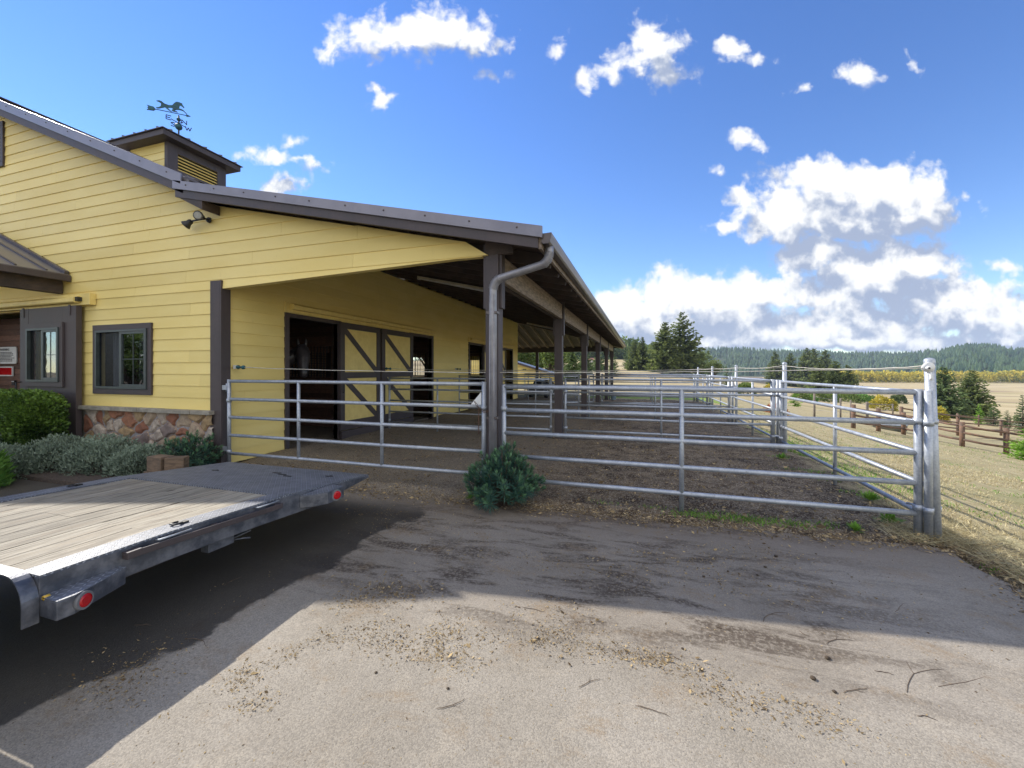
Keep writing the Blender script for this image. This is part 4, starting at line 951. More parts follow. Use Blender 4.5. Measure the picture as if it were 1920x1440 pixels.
# stake bar along the side
m = MB().beam((XT+.045, 1.72, .567), (XT+.045, 2.78, .524), .012, .042).box(XT-.002, 1.66, .545, XT+.05, 1.74, .589).box(XT-.002, 2.74, .505, XT+.05, 2.79, .545).box(XT-.002,2.2,.53,XT+.04,2.24,.565)
m.build('rub_rail', MAT['brown'], tr, .003)
for y in (1.84, 2.56):
    MB().tube([(XT+.002, y, zd(y)-.02), (XT+.035, y, zd(y)-.015), (XT+.035, y+.2, zd(y)-.02), (XT+.002, y+.2, zd(y)-.025)], .006, 6).build('stake_loop', MAT['galv'], tr)
def ring(x, y):
    z = zd(y)+.004
    w = MB().box(x-.02, y-.01, z, x+.02, y+.045, z+.012).tube([(x-.022,y,z+.012),(x-.027,y-.03,z+.014),(x-.016,y-.055,z+.014),(x+.016,y-.055,z+.014),(x+.027,y-.03,z+.014),(x+.022,y,z+.012)], .007, 8)
    w.build('tie_down_ring', MAT['black'], tr)
ring(XT-.09, 2.05); ring(XL+.10, 2.45); ring(XL+.10, .4)
# step boxes with red lamps
def stepbox(y0, y1, w0, w1, ly):
    zt_, zb_ = .505, .40
    if y0 > 2.5: zt_, zb_ = .505, .395
    b = MB(); pl = [(XT, y0), (XT+w0, y0), (XT+w0+.004, y0+.07), (XT+w1, y1), (XT, y1)]
    b.prism(pl, 'z', zb_, zt_-.006); o = b.build('step_box', MAT['scuffed'], tr, .006)
    MB().prism([(x+(.004 if x > XT else 0), y) for x, y in pl], 'z', zt_-.005, zt_).build('step_tread', MAT['tread'], o)
    if y0 < 2.5: p0 = Vector((XT+w0+.004, y0+.07, (zt_+zb_)/2)).lerp(Vector((XT+w1, y1, (zt_+zb_)/2)), .13); nrm = Vector((y1-y0-.07, w0-w1, 0)).normalized(); p0 += nrm*.008
    else: p0 = Vector((XT+w0*.55, y0-.001, (zt_+zb_)/2)); nrm = Vector((0,-1,0))
    L = MB().tube([p0 - nrm*.012, p0 + nrm*.010], [.049,.047], 20).build('tail_light', MAT['lensgrey'], o)
    MB().tube([p0 + nrm*.004, p0 + nrm*.014, p0 + nrm*.017], [.035,.034,.025], 20).build('lens', MAT['red'], L)
stepbox(1.300, 1.66, .145, .035, 0)
b = MB(); zt_ = zd(3.3)+.0
pl = [(XT, 3.02), (XT+.10, 3.10), (XT+.16, 3.20), (XT+.16, 3.42), (XT, 3.42)]
b.prism(pl, 'z', zt_-.125, zt_-.016); sbx = b.build('step_box', MAT['scuffed'], tr, .005)
MB().prism(pl, 'z', zt_-.015, zt_-.010).build('step_tread', MAT['tread'], sbx)
p0 = Vector((XT+.163, 3.31, zt_-.07)); L = MB().tube([p0-Vector((.01,0,0)), p0+Vector((.008,-.003,0))], [.056,.054], 20).build('tail_light', MAT['lensgrey'], sbx)
MB().tube([p0, p0+Vector((.016,-.006,0)), p0+Vector((.019,-.007,0))], [.040,.039,.028], 20).build('lens', MAT['red'], L)
MB().tube([(XT+.03,1.325,.50),(XT+.03,1.30,.50)], .014, 8).build('grease_cap', MAT['brass'], tr)
# bent tread plate at the back of the wheel opening, fenders, wheels
def bent(y0, y1, xr, xl, ztop, zlow, s, mat, nm):
    m = MB(); prof = [(xl, ztop)]; rc = .15; cx, cz = xr - s*rc, ztop - rc
    for i in range(9):
        a = math.pi/2*(1-i/8); prof.append((cx + s*rc*math.cos(a), cz + rc*math.sin(a)))
    prof.append((xr, zlow)); n = len(prof); th = .008
    inn = [(xl, ztop-th)] + [(cx + s*(rc-th)*math.cos(math.pi/2*(1-i/8)), cz + (rc-th)*math.sin(math.pi/2*(1-i/8))) for i in range(9)] + [(xr-s*th, zlow)]
    m.prism(prof + inn[::-1], 'y', y0, y1); return m.build(nm, mat, tr)
bent(1.232, 1.297, XT-.0+.005, XT-.75, .628, .372, 1, MAT['scuffed'], 'wheel_arch_plate')
m = MB()
for ya, yb in ((-.55,1.0),): m.box(XT-.33, ya, .615, XT-.02, yb, .623)
m.build('fender', MAT['treaddark'], tr)
MB().box(XL+.02, -.55, .622, XL+.19, 1.19, .63).build('fender', MAT['treaddark'], tr)
MB().box(XT-.42, -3.6, .40, XT-.37, 1.25, .60).box(XT-.37, 1.05, .36, XT-.30, 1.18, .62).build('wheel_opening_wall', MAT['paintblue'], tr)
def wheel(x, y, s):
    r, w = .288, .19; pr = [(.17,-w*.42),(.21,-w*.5),(.265,-w*.5),(r,-w*.38),(r,w*.38),(.265,w*.5),(.21,w*.5),(.17,w*.42)]
    o = MB().lathe(pr, (x, y, r+.004), 28, 'x').build('wheel', MAT['rubber'], tr)
    MB().lathe([(.002,s*.02),(.06,s*.03),(.07,s*.0),(.11,-s*.02),(.145,s*.02),(.175,s*.08),(.175,-s*.07)], (x, y, r+.004), 24, 'x').build('rim', MAT['white'], o)
for y in (.62, -.2):
    wheel(XT-.17, y, 1); wheel(XL+.17, y, -1)
MB().box(XL+.3, .58, .30, XT-.3, .66, .38).box(XL+.3, -.24, .30, XT-.3, -.16, .38).build('axle', MAT['paintblue'], tr)
MB().beam((-4.9,-3.55,.5), (-4.13,-5.2,.5), .08, .12).beam((-3.3,-3.55,.5), (-4.07,-5.2,.5), .08, .12).box(-4.16,-5.45,.46,-4.04,-5.15,.56).tube([(-4.1,-5.0,.02),(-4.1,-5.0,.75)], .035, 10).build('tongue', MAT['paintblue'], tr)
# ------------------------------------------------------------------ foliage helpers
def quads(P, D, Wd, L, w, mid=.45):
    n = len(P); V = np.empty((n, 4, 3)); L = np.asarray(L).reshape(-1, 1); w = np.asarray(w).reshape(-1, 1)
    V[:,0] = P; V[:,1] = P + D*L*mid + Wd*w; V[:,2] = P + D*L; V[:,3] = P + D*L*mid - Wd*w
    return V.reshape(-1, 3), np.arange(4*n).reshape(-1, 4)
def unit(a): return a/np.maximum(1e-9, np.linalg.norm(a, axis=-1, keepdims=True))
def rdir(n, g): return unit(g.normal(size=(n, 3)))
def perp(D, g): return unit(np.cross(D, rdir(len(D), g)))
def euphorbia(name, label, c, rad, h, n, seed):
    g = np.random.default_rng(seed); t = thing(name, label, 'shrub', c, 'dark green spurge shrubs')
    m = MB(); PV, PD, PW, PL, PT, WW = [], [], [], [], [], []
    for i in range(n):
        th = g.uniform(0, 2*math.pi); ph = math.acos(g.uniform(-.15, 1)) ; rr_ = g.uniform(.62, 1.0)*(1 + .22*noise.noise((math.cos(th)*1.6+seed, math.sin(th)*1.6, ph*1.5)))
        tip = Vector((c[0] + rad*math.sin(ph)*math.cos(th)*rr_, c[1] + rad*math.sin(ph)*math.sin(th)*rr_, c[2] + .05 + max(.02, h*(.25+.68*math.cos(ph)*rr_))))
        b = Vector((c[0] + (tip.x-c[0])*.15, c[1] + (tip.y-c[1])*.15, c[2]))
        mid = b.lerp(tip, .5) + up*.05
        if i % 2 == 0: m.tube([b, mid, tip], .006, 5, False)
        ax = np.array((tip - mid).normalized() + up*.35); ax /= np.linalg.norm(ax)
        k = 40; s = g.uniform(0, 1, k)**.7
        ang = g.uniform(0, 2*math.pi, k); e1 = np.cross(ax, [0.3,.5,.8]); e1 /= np.linalg.norm(e1); e2 = np.cross(ax, e1)
        out = np.cos(ang)[:,None]*e1 + np.sin(ang)[:,None]*e2
        tilt = (-.25 + 1.25*s)[:,None]
        D = unit(out*(1.15-.75*s)[:,None] + ax*tilt)
        P = np.array(tip) - ax*(.15*(1-s))[:,None]
        PV.append(P); PD.append(D); PW.append(unit(np.cross(D, ax + .3*out))); PL.append(.105*(1.1-.5*s)*g.uniform(.8,1.2,k)); PT.append(np.clip(s**3*.95 + g.uniform(-.1,.18,k), 0, 1)); WW.append(np.full(k, .0056))
    V, Fq = quads(np.concatenate(PV), np.concatenate(PD), np.concatenate(PW), np.concatenate(PL), np.concatenate(WW), .55)
    npmesh('leaves', V, Fq, MAT['euph'], np.repeat(np.concatenate(PT), 4), t); m.build('stems', MAT['bark'], t)
euphorbia('spurge_shrub', 'round dark green spurge bush at the foot of the front porch post', (-1.66, 4.86, 0), .47, .74, 250, 1)
euphorbia('spurge_shrub', 'dark green spurge bush at the barn corner behind the trailer tail', (-7.05, 4.82, .03), .42, .66, 150, 2)
def leafy(name, label, cat, surf, n, L, w, mat, seed, group=None, base=None, stems=14, upb=.2, wild=.9, inner=.55):
    """surf(u1,u2,k) -> point on crown surface for arrays"""
    g = np.random.default_rng(seed); t = thing(name, label, cat, base, group)
    P, N = surf(g, n, inner)
    cl = np.array([noise.noise((p[0]*4, p[1]*4, p[2]*4)) for p in P[:, :]]) if n < 60000 else 0
    D = unit(N + wild*rdir(n, g) + np.array([0,0,upb])); W = perp(D, g)
    V, Fq = quads(P, D, W, L*g.uniform(.6, 1.3, n), w*g.uniform(.7, 1.3, n))
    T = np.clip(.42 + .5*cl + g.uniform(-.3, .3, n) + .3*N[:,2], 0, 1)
    npmesh('leaves', V, Fq, mat, np.repeat(T, 4), t)
    m = MB()
    for i in range(stems):
        q = Vector(P[g.integers(n)]); b = Vector(base) + Vector((g.uniform(-.1,.1), g.uniform(-.1,.1), 0))
        b.x += (q.x - b.x)*.5
        m.tube([b, b.lerp(q, .5) + up*.03, q], [.012,.008,.004], 5, False)
    m.build('stems', MAT['bark'], t)
    return t
def boxsurf(x0, y0, z0, x1, y1, z1, rd=.5):
    c = np.array([(x0+x1)/2, (y0+y1)/2, (z0+z1)/2]); hs = np.array([(x1-x0)/2, (y1-y0)/2, (z1-z0)/2])
    def f(g, n, inner):
        d = rdir(n, g); p = 7.0
        s = (np.abs(d)**p).sum(1)**(-1/p); q = d*s[:,None]
        wob = np.array([1 + .09*noise.noise((a[0]*2.3, a[1]*2.3, a[2]*2.3+x0)) + .05*noise.noise((a[0]*6, a[1]*6, a[2]*6)) for a in q])
        k = np.where(g.random(n) < .7, g.uniform(.9, 1.0, n), g.uniform(inner, .95, n))
        return c + q*hs*(k*wob)[:,None], unit(q/hs)
    return f
def ellsurf(c, r):
    c = np.array(c); r = np.array(r)
    def f(g, n, inner):
        d = rdir(n, g); d[:,2] = np.where(d[:,2] < -.2, -d[:,2], d[:,2])
        wob = np.array([1 + .22*noise.noise((a[0]*2.6+c[0], a[1]*2.6, a[2]*2.6)) + .12*noise.noise((a[0]*6, a[1]*6, a[2]*6+c[1])) for a in d])
        k = g.uniform(inner, 1.0, n)**.5
        return c + d*r*(k*wob)[:,None], unit(d/r)
    return f
leafy('boxwood_hedge', 'clipped green boxwood hedge in front of the sliding door', 'hedge', boxsurf(-13.6, 3.95, .10, -10.32, 4.92, 1.29), 34000, .052, .019, MAT['hedge'], 4, base=(-11.6, 4.4, .05), stems=10)
gl = ['low grey green shrub beside the timber block', 'wider grey green shrub below the stone wall', 'tall grey green shrub beside the brown door frame', 'grey green shrub in front of the hedge at the left edge']
for k, (x, y, rx, ry, h) in enumerate(((-7.75, 4.5, .45, .42, .40), (-8.55, 4.45, .62, .5, .52), (-9.4, 4.3, .6, .5, .50), (-9.75, 3.75, .65, .5, .42))):
    leafy('grey_shrub', gl[k], 'shrub', ellsurf((x, y, .06), (rx, ry, h)), 9000, .052, .010, MAT['greyleaf'], 20+k, 'grey green shrubs in the planting bed', (x, y, .04), 30, .75, 1.0, .3)
leafy('green_perennial', 'bright green leafy plant at the left edge beside the trailer', 'plant', ellsurf((-9.1, 3.25, .05), (.35, .3, .5)), 2600, .11, .012, MAT['fresh'], 31, base=(-9.1, 3.25, .02), upb=1.2)
leafy('wispy_shrub', 'wispy grey twiggy shrub before the hedge at the left edge', 'shrub', ellsurf((-10.75, 3.75, .2), (.5, .35, .75)), 3000, .06, .006, MAT['greyleaf'], 33, base=(-10.75, 3.75, .02), upb=1.0, stems=40, wild=1.3, inner=.2)
tb = thing('timber_block', 'short brown landscape timbers stacked at the end of the planting bed', 'timber', (-6.65, 4.35, 0))
MB().box(-7.05, 4.12, 0, -6.5, 4.30, .20).build('timber', MAT['timber'], tb, .008)
MB().box(-6.98, 4.12, .203, -6.68, 4.31, .425).build('timber', MAT['timber'], tb, .008); MB().beam((-6.665, 4.2, .312), (-6.46, 4.33, .308), .17, .215).build('timber', MAT['timber'], tb, .008)
# ------------------------------------------------------------------ horse in the first stall
def horse():
    t = thing('horse', 'dark bay horse with a small white star looking out of the first stall door', 'horse', (-8.3, 7.0, .035))
    m = MB()
    SH = Vector((.44, .12, 0))
    def lp(pts): m.tube([Vector(p)+SH for p, r in pts], [r for p, r in pts], 16)
    # trunk lies parallel to the wall, neck turned to the doorway
    lp([((-8.85,5.62,1.32),.10),((-8.85,5.72,1.36),.27),((-8.85,5.95,1.38),.34),((-8.83,6.3,1.30),.35),((-8.8,6.65,1.30),.35),((-8.75,6.95,1.34),.32),((-8.70,7.12,1.38),.22)])
    lp([((-8.75,6.85,1.45),.27),((-8.62,7.15,1.66),.22),((-8.42,7.42,1.92),.175),((-8.22,7.60,2.12),.145),((-8.10,7.66,2.20),.12)])
    # head: poll to muzzle, facing the camera
    hd = Vector((.62,-.52,0)).normalized(); 
    def hp(f, d): return Vector((-8.14, 7.62, 2.24)) + hd*f - up*d
    lp([(hp(-.02,-.02),.07),(hp(.05,.04),.135),(hp(.13,.14),.165),(hp(.21,.28),.148),(hp(.27,.42),.118),(hp(.31,.54),.098),(hp(.325,.62),.098),(hp(.325,.68),.078),(hp(.31,.71),.04)])
    lp([(hp(.02,.12),.07),(hp(.06,.24),.11),(hp(.14,.36),.085),(hp(.24,.52),.05)])
    for sx, yy in ((-1, 5.95), (1, 5.95)):
        x = -8.85 + sx*.17
        lp([((x,5.86,1.30),.19),((x,5.84,1.02),.14),((x,5.90,.80),.095),((x,5.72,.58),.068),((x,5.76,.32),.042),((x,5.77,.16),.048),((x,5.80,.06),.06),((x,5.81,.0),.068)])
    for sx in (-1, 1):
        x = -8.77 + sx*.15
        lp([((x,6.92,1.22),.15),((x,6.95,.95),.10),((x,6.95,.66),.066),((x,6.95,.60),.07),((x,6.94,.30),.042),((x,6.96,.16),.048),((x,6.99,.06),.06),((x,7.0,.0),.068)])
    sd = Vector((hd.y, -hd.x, 0))
    for s in (-1, 1):
        b = hp(.0,-.05) + sd*(s*.075)
        b = b + SH; m.tube([b - up*.03, b + up*.05 + sd*(s*.01), b + up*.12 + sd*(s*.012), b + up*.17], [.03,.042,.030,.005], 8)
        # brow and cheek
        e = SH + hp(.155,.16) + sd*(s*.105); m.tube([e - up*.04, e, e + up*.035], [.02,.036,.02], 8)
        n = SH + hp(.345,.63) + sd*(s*.045); m.tube([n - up*.03, n + up*.02], [.028,.02], 8)
    o = m.build('body', MAT['horse'], t)
    rm = o.modifiers.new('remesh', 'REMESH'); rm.mode = 'VOXEL'; rm.voxel_size = .016; rm.use_smooth_shade = True
    sm = o.modifiers.new('smooth', 'SMOOTH'); sm.iterations = 4; sm.factor = .5
    for s in (-1, 1):
        e = SH + hp(.165,.165) + sd*(s*.15)
        MB().lathe([(.002,-.022),(.013,-.018),(.022,0),(.013,.018),(.002,.022)], e, 12).build('eye', MAT['eye'], t)
        n = SH + hp(.375,.635) + sd*(s*.045); MB().lathe([(.002,-.010),(.012,-.006),(.014,0),(.012,.006),(.002,.010)], n, 10).build('nostril', MAT['eye'], t)
    st = SH + hp(.30,.16); MB().tube([st - hd*.03 , st + hd*.008], [.024,.016], 10).build('star', MAT['star'], t)
    mm = MB(); rr = random.Random(4)
    for i in range(60):
        k = rr.random(); p = SH + Vector((-8.62,7.15,1.88)).lerp(Vector((-8.10,7.64,2.33)) , k); 
        mm.tube([p, p + Vector((rr.uniform(-.05,.05), -.10, -.10)), p + Vector((rr.uniform(-.05,.05)-.02, -.15, -.24))], [.012,.010,.003], 5)
    for i in range(22):
        p = SH + hp(.02,-.03) + sd*rr.uniform(-.05,.05); mm.tube([p, p + hd*.12 - up*.08 + sd*rr.uniform(-.02,.02), p + hd*.18 - up*.2 + sd*rr.uniform(-.04,.04)], [.009,.007,.002], 5)
    for i in range(30):
        mm.tube([(-8.43,5.62,1.45), (-8.43+rr.uniform(-.05,.05),5.50,1.25), (-8.43+rr.uniform(-.08,.08),5.50,.6)], [.014,.014,.004], 5)
    mm.build('mane', MAT['mane'], t)
horse()
# ------------------------------------------------------------------ trees
def conifer(name, label, x, y, h, r, seed, mat, group=None, z=None, whorls=30, per=7, gaps=.18, low=.04, cat='tree', fat=1.0):
    g = np.random.default_rng(seed); z0 = terr(x, y) if z is None else z
    t = thing(name, label, cat, (x, y, z0), group)
    MB().tube([(x,y,z0-.3),(x+.01*h,y,z0+h*.5),(x,y,z0+h*.985)], [h*.017, h*.010, h*.001], 9).build('trunk', MAT['bark'], t)
    PP, DD, LL, WW, TT, NN = [], [], [], [], [], []
    lean = g.uniform(0, 6.28)
    for i in range(whorls):
        k = low + (1-low)*(i/whorls)**.92
        shape = (1-k)**.78*(.9 if k > .12 else .75)
        nb = max(3, int(per*(1.15-.65*k)))
        for j in range(nb):
            if g.random() < gaps: continue
            az = g.uniform(0, 2*math.pi); Lb = r*shape*g.uniform(.62, 1.16)*(1+.15*math.sin(az*2+lean)) + .012*h
            zb_ = z0 + h*(k + g.uniform(-.012, .012))
            rise = g.uniform(-.38, .05) + .55*k
            o = np.array([math.cos(az), math.sin(az), 0]); s_ = np.array([-o[1], o[0], 0])
            ns = max(4, int(10*shape) + 3)
            for q in range(ns):
                f = (q+.6)/ns
                p = np.array([x, y, zb_]) + o*Lb*f + np.array([0,0,Lb*(rise*f + .16*f*f)])
                for sd_ in (-1, 1, 0):
                    d = o*(.85 if sd_ else 1.2) + s_*sd_*g.uniform(.5,1.0) + np.array([0,0,g.uniform(-.45,.12)]) + .25*g.normal(size=3)
                    PP.append(p + .05*Lb*g.normal(size=3)); DD.append(d); LL.append((.20*Lb + .022*h)*g.uniform(.6,1.15)*(1-.25*f)); WW.append(1)
                    NN.append(s_*.4 + np.array([0,0,1])*g.uniform(-.4,.4) + o*.1)
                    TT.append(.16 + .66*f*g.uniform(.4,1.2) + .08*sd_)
    P = np.array(PP); D = unit(np.array(DD)); L = np.array(LL)
    W = unit(np.cross(D, np.cross(np.array(NN), D)) + .5*rdir(len(P), g)); W = unit(W - D*(W*D).sum(1, keepdims=True))
    V, Fq = quads(P, D, W, L, L*.23*fat, .4)
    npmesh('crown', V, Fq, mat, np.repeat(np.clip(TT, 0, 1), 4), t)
    return t
def broadleaf(name, label, x, y, h, r, seed, mat, group=None, n=4200, trunk=.25, cat='tree', z=None, leaf=.35):
    g = np.random.default_rng(seed); z0 = terr(x, y) if z is None else z
    t = thing(name, label, cat, (x, y, z0), group); m = MB()
    cl = []
    for i in range(22):
        d = rdir(1, g)[0]; d[2] = abs(d[2])*.9 if g.random() < .75 else d[2]*.5
        k = g.uniform(.35, .95); c = np.array([x, y, z0 + h*(trunk + (1-trunk)*.45)]) + d*np.array([r, r, h*(1-trunk)*.52])*k
        cl.append((c, g.uniform(.26, .46)*r))
        m.tube([(x, y, z0 + h*trunk*g.uniform(.6,1.2)), tuple(c)], [r*.04, r*.012], 5, False)
    m.tube([(x,y,z0-.3),(x,y,z0+h*trunk),(x+.03*r,y,z0+h*.65)], [r*.10, r*.075, r*.03], 9)
    m.build('trunk', MAT['bark'], t)
    idx = g.integers(0, 22, n); C = np.array([cl[i][0] for i in idx]); RR = np.array([cl[i][1] for i in idx])
    d = rdir(n, g); P = C + d*(RR*g.uniform(.45,1.0,n)**.6)[:,None]; D = unit(d + .9*rdir(n, g) - np.array([0,0,.2])); W = perp(D, g)
    L = leaf*r*.16*g.uniform(.6,1.4,n)*2; V, Fq = quads(P, D, W, L, L*.36)
    ct = g.uniform(.2,.75,22)[idx]; npmesh('crown', V, Fq, mat, np.repeat(np.clip(ct + .2*d[:,2] + g.uniform(-.22,.22,n), 0, 1), 4), t)
    return t
def tree_at(kind, u, vtop, t, hw, seed, mat, label, group, **k):
    x, y = at(u, t); z = terr(x, y); h = CH + (HV - vtop)/F*t - z; r = hw/F*t
    (conifer if kind == 'c' else broadleaf)('conifer_tree' if kind == 'c' else 'leafy_tree', label, x, y, h, r, seed, mat, group, **k)
G1 = 'trees beyond the paddocks'
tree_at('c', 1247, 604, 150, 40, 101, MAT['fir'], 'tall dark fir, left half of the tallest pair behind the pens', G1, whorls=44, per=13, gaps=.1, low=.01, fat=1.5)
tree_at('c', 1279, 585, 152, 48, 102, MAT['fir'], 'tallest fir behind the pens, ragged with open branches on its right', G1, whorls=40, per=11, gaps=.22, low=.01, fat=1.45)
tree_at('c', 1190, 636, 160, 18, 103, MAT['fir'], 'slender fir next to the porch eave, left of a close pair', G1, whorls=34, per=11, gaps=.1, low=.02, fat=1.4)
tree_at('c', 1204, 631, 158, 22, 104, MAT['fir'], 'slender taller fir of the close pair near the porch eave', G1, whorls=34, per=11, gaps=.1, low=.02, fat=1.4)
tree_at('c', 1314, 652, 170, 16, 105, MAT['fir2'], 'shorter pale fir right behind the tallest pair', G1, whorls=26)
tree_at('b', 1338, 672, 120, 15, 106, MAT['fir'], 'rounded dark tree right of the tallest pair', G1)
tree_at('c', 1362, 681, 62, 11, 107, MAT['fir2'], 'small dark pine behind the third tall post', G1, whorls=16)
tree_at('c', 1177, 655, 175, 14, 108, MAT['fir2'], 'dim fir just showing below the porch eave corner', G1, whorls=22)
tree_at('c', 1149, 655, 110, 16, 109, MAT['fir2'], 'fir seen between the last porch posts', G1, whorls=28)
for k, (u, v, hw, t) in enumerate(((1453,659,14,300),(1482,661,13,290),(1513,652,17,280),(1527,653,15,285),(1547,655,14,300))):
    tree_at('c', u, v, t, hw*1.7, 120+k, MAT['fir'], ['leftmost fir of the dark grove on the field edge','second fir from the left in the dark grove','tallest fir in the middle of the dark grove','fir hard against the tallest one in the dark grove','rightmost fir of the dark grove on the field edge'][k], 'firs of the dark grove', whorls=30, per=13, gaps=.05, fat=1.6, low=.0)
for k, (u, v, hw) in enumerate(((1535,679,24),(1566,676,30),(1590,684,26))):
    tree_at('c', u, v, 135, hw, 130+k, MAT['fir'], ['broad spruce at the left of the nearer spruce group','tallest spruce of the nearer spruce group','low wide spruce at the right of the nearer spruce group'][k], 'spruces of the nearer group', whorls=28, per=13, gaps=.06, fat=1.5, low=.0)
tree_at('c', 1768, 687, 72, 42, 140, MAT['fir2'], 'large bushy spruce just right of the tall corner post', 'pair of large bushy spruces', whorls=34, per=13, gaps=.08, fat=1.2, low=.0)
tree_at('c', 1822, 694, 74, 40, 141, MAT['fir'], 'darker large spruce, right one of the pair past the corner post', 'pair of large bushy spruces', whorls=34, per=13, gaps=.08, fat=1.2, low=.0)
for k, (u, v, hw, t, mt) in enumerate(((1836,756,11,60,'brightfir'),(1862,757,14,58,'fir2'),(1888,768,12,56,'fir2'),(1917,738,18,48,'fir2'))):
    tree_at('c', u, v, t, hw, 150+k, MAT[mt], ['small pale green conifer at the foot of the dark spruce','small bluish conifer behind the log fence, between two paler ones','low small conifer behind the log fence near the right edge','young conifer cut by the right edge above the log fence'][k], 'young conifers behind the log fence', whorls=16, per=9, gaps=.05)
bx, by = hit(1915, 862)[0][:2]
conifer('young_conifer', 'bright lime green young conifer at the right edge in front of the log fence', bx+.25, by-.3, 1.55, .95, 160, MAT['brightfir'], None, whorls=22, per=13, gaps=.05, fat=.7)
sx_, sy_ = at(1490, 42); conifer('young_conifer', 'small green conifer standing alone in the dry grass behind the side panel', sx_, sy_, 2.0, .62, 161, MAT['brightfir'], None, whorls=14, per=9)
for k, (u, v, t, hw, mt) in enumerate(((982,636,70,30,'decid'),(1030,641,80,34,'decid'),(1072,648,60,20,'fir2'),(940,640,75,30,'decid'),(1006,650,96,30,'decid'),(1052,646,100,26,'decid'),(1096,652,120,22,'fir2'),(1122,660,150,18,'fir2'))):
    tree_at('b' if mt == 'decid' else 'c', u, v, t, hw, 170+k, MAT[mt], ['leafy green tree behind the yellow shed','light green leafy tree right of the yellow shed roof','dark rounded conifer seen behind the second porch post','leafy tree hidden mostly by the barn end','leafy tree farther back above the yellow shed','leafy tree left of the second porch post, farther back','dark conifer between the second and third porch posts','small dark conifer left of the fourth porch post'][k], 'trees behind the barn', **(dict(trunk=.10, n=5200) if mt == 'decid' else dict(whorls=30, per=12, gaps=.08, fat=1.5, low=.0)))
RB = 'green bush in the row along the foot of the near spruces'
def bush(u, v, wpx, hpx, mat, label, seed, t=None):
    p, tt = hit(u, v); r = wpx/2/F*tt; h = hpx/F*tt
    leafy('bush', label, 'bush', ellsurf((p.x, p.y, p.z), (r, r, h)), 1500, h*.16, h*.05, mat, seed, 'bushes in the dry grass', (p.x, p.y, p.z), 6)
bush(1455, 776, 40, 18, MAT['redleaf'], 'low red orange autumn bush behind the second tall post', 201)
bush(1443, 733, 20, 12, MAT['yellowleaf'], 'small round yellow bush on the tan slope', 202)
bush(1398, 740, 34, 22, MAT['decid'], 'dark green bush on the slope left of the second tall post', 203)
bush(1655, 768, 40, 24, MAT['yellowleaf'], 'yellow green bush behind the short rail fence', 204)
bush(1535, 752, 30, 16, MAT['decid'], 'green bush at the foot of the spruces, left', 205); bush(1590, 754, 40, 18, MAT['decid'], 'green bush at the foot of the spruces, right', 206)
for k, (u, v, wp, hp_) in enumerate(((1500,752,34,16),(1518,753,26,13),(1556,753,30,15),(1612,754,34,17),(1632,755,26,13))): bush(u, v, wp, hp_, MAT['fresh' if k % 2 else 'decid'], RB, 220+k)
bush(1677, 756, 14, 14, MAT['fir2'], 'small dark bush in the field right of the yellow green one', 207); bush(1688, 756, 18, 16, MAT['fir2'], 'small dark round bush in the field closest to the corner post', 208)
bush(1756, 790, 30, 26, MAT['yellowleaf'], 'yellowish bush at the base of the large bushy spruce', 209)
# ------------------------------------------------------------------ log fences, field fence
def rail_fence(name, label, pts, hp, rails, r, mat, pr):
    P = [Vector(p) for p in pts]; t = thing(name, label, 'fence', P[0])
    for i, p in enumerate(P): MB().tube([p - up*.3, p + up*(hp*(1+.03*math.sin(i*3)))], pr, 10).build('post', mat, t)
    for a, b in zip(P[:-1], P[1:]):
        for f in rails:
            w = MB(); n_ = Vector((0,-.07,0)); w.tube([a + up*hp*f + n_, a.lerp(b,.5) + up*(hp*f-.03) + n_, b + up*hp*f + n_], [r,r*.9,r], 8); w.build('rail', mat, t)
    return t
def gp(u, v): return hit(u, v)[0]
rail_fence('log_fence', 'brown log rail fence descending toward the right edge, three rails', [gp(1600,803), gp(1647,809), gp(1694,815), gp(1752,826), gp(1804,837), gp(1887,852), gp(1990,868)], 1.22, (.28,.56,.84), .055, MAT['logs'], .10)
rail_fence('log_fence', 'brown log fence behind, running level across the right side', [gp(1690,805), gp(1796,817), gp(1877,817), gp(1960,818)], 1.55, (.35,.63,.93), .05, MAT['logs'], .10)
rail_fence('log_fence', 'thin far log fence with tall posts below the bushy spruces', [gp(1795,798), gp(1835,800), gp(1894,802), gp(1950,804)], 1.5, (.5,.85), .04, MAT['logs'], .08)
rail_fence('field_fence', 'grey wooden post fence with two short rails in the dry field', [gp(1626,788), gp(1674,776)], 1.55, (.45,.9), .05, MAT['greypost'], .10)
t = thing('field_fence', 'row of grey posts with wire in the dry grass', 'fence', gp(1527,784)); PP = [gp(1527,784), gp(1576,786), gp(1595,787), gp(1625,788)]
for p in PP: MB().tube([p - up*.2, p + up*1.5], .06, 8).build('post', MAT['greypost'], t)
w = MB()
for a, b in zip(PP[:-1], PP[1:]):
    for f in (.5, .9, 1.3): w.tube([a + up*f, b + up*f], .006, 4)
w.build('wire', MAT['galv'], t)
p = gp(1585, 806); p = gp(1668, 806)
tk = thing('stock_tank', 'low round zinc stock tank between the log fence posts', 'tank', p)
MB().lathe([(.002,.02),(.75,.02),(.78,0),(.80,.35),(.83,.36),(.83,.38),(.77,.38),(.75,.06),(.002,.06)], p, 28).build('tank_shell', MAT['tub'], tk)
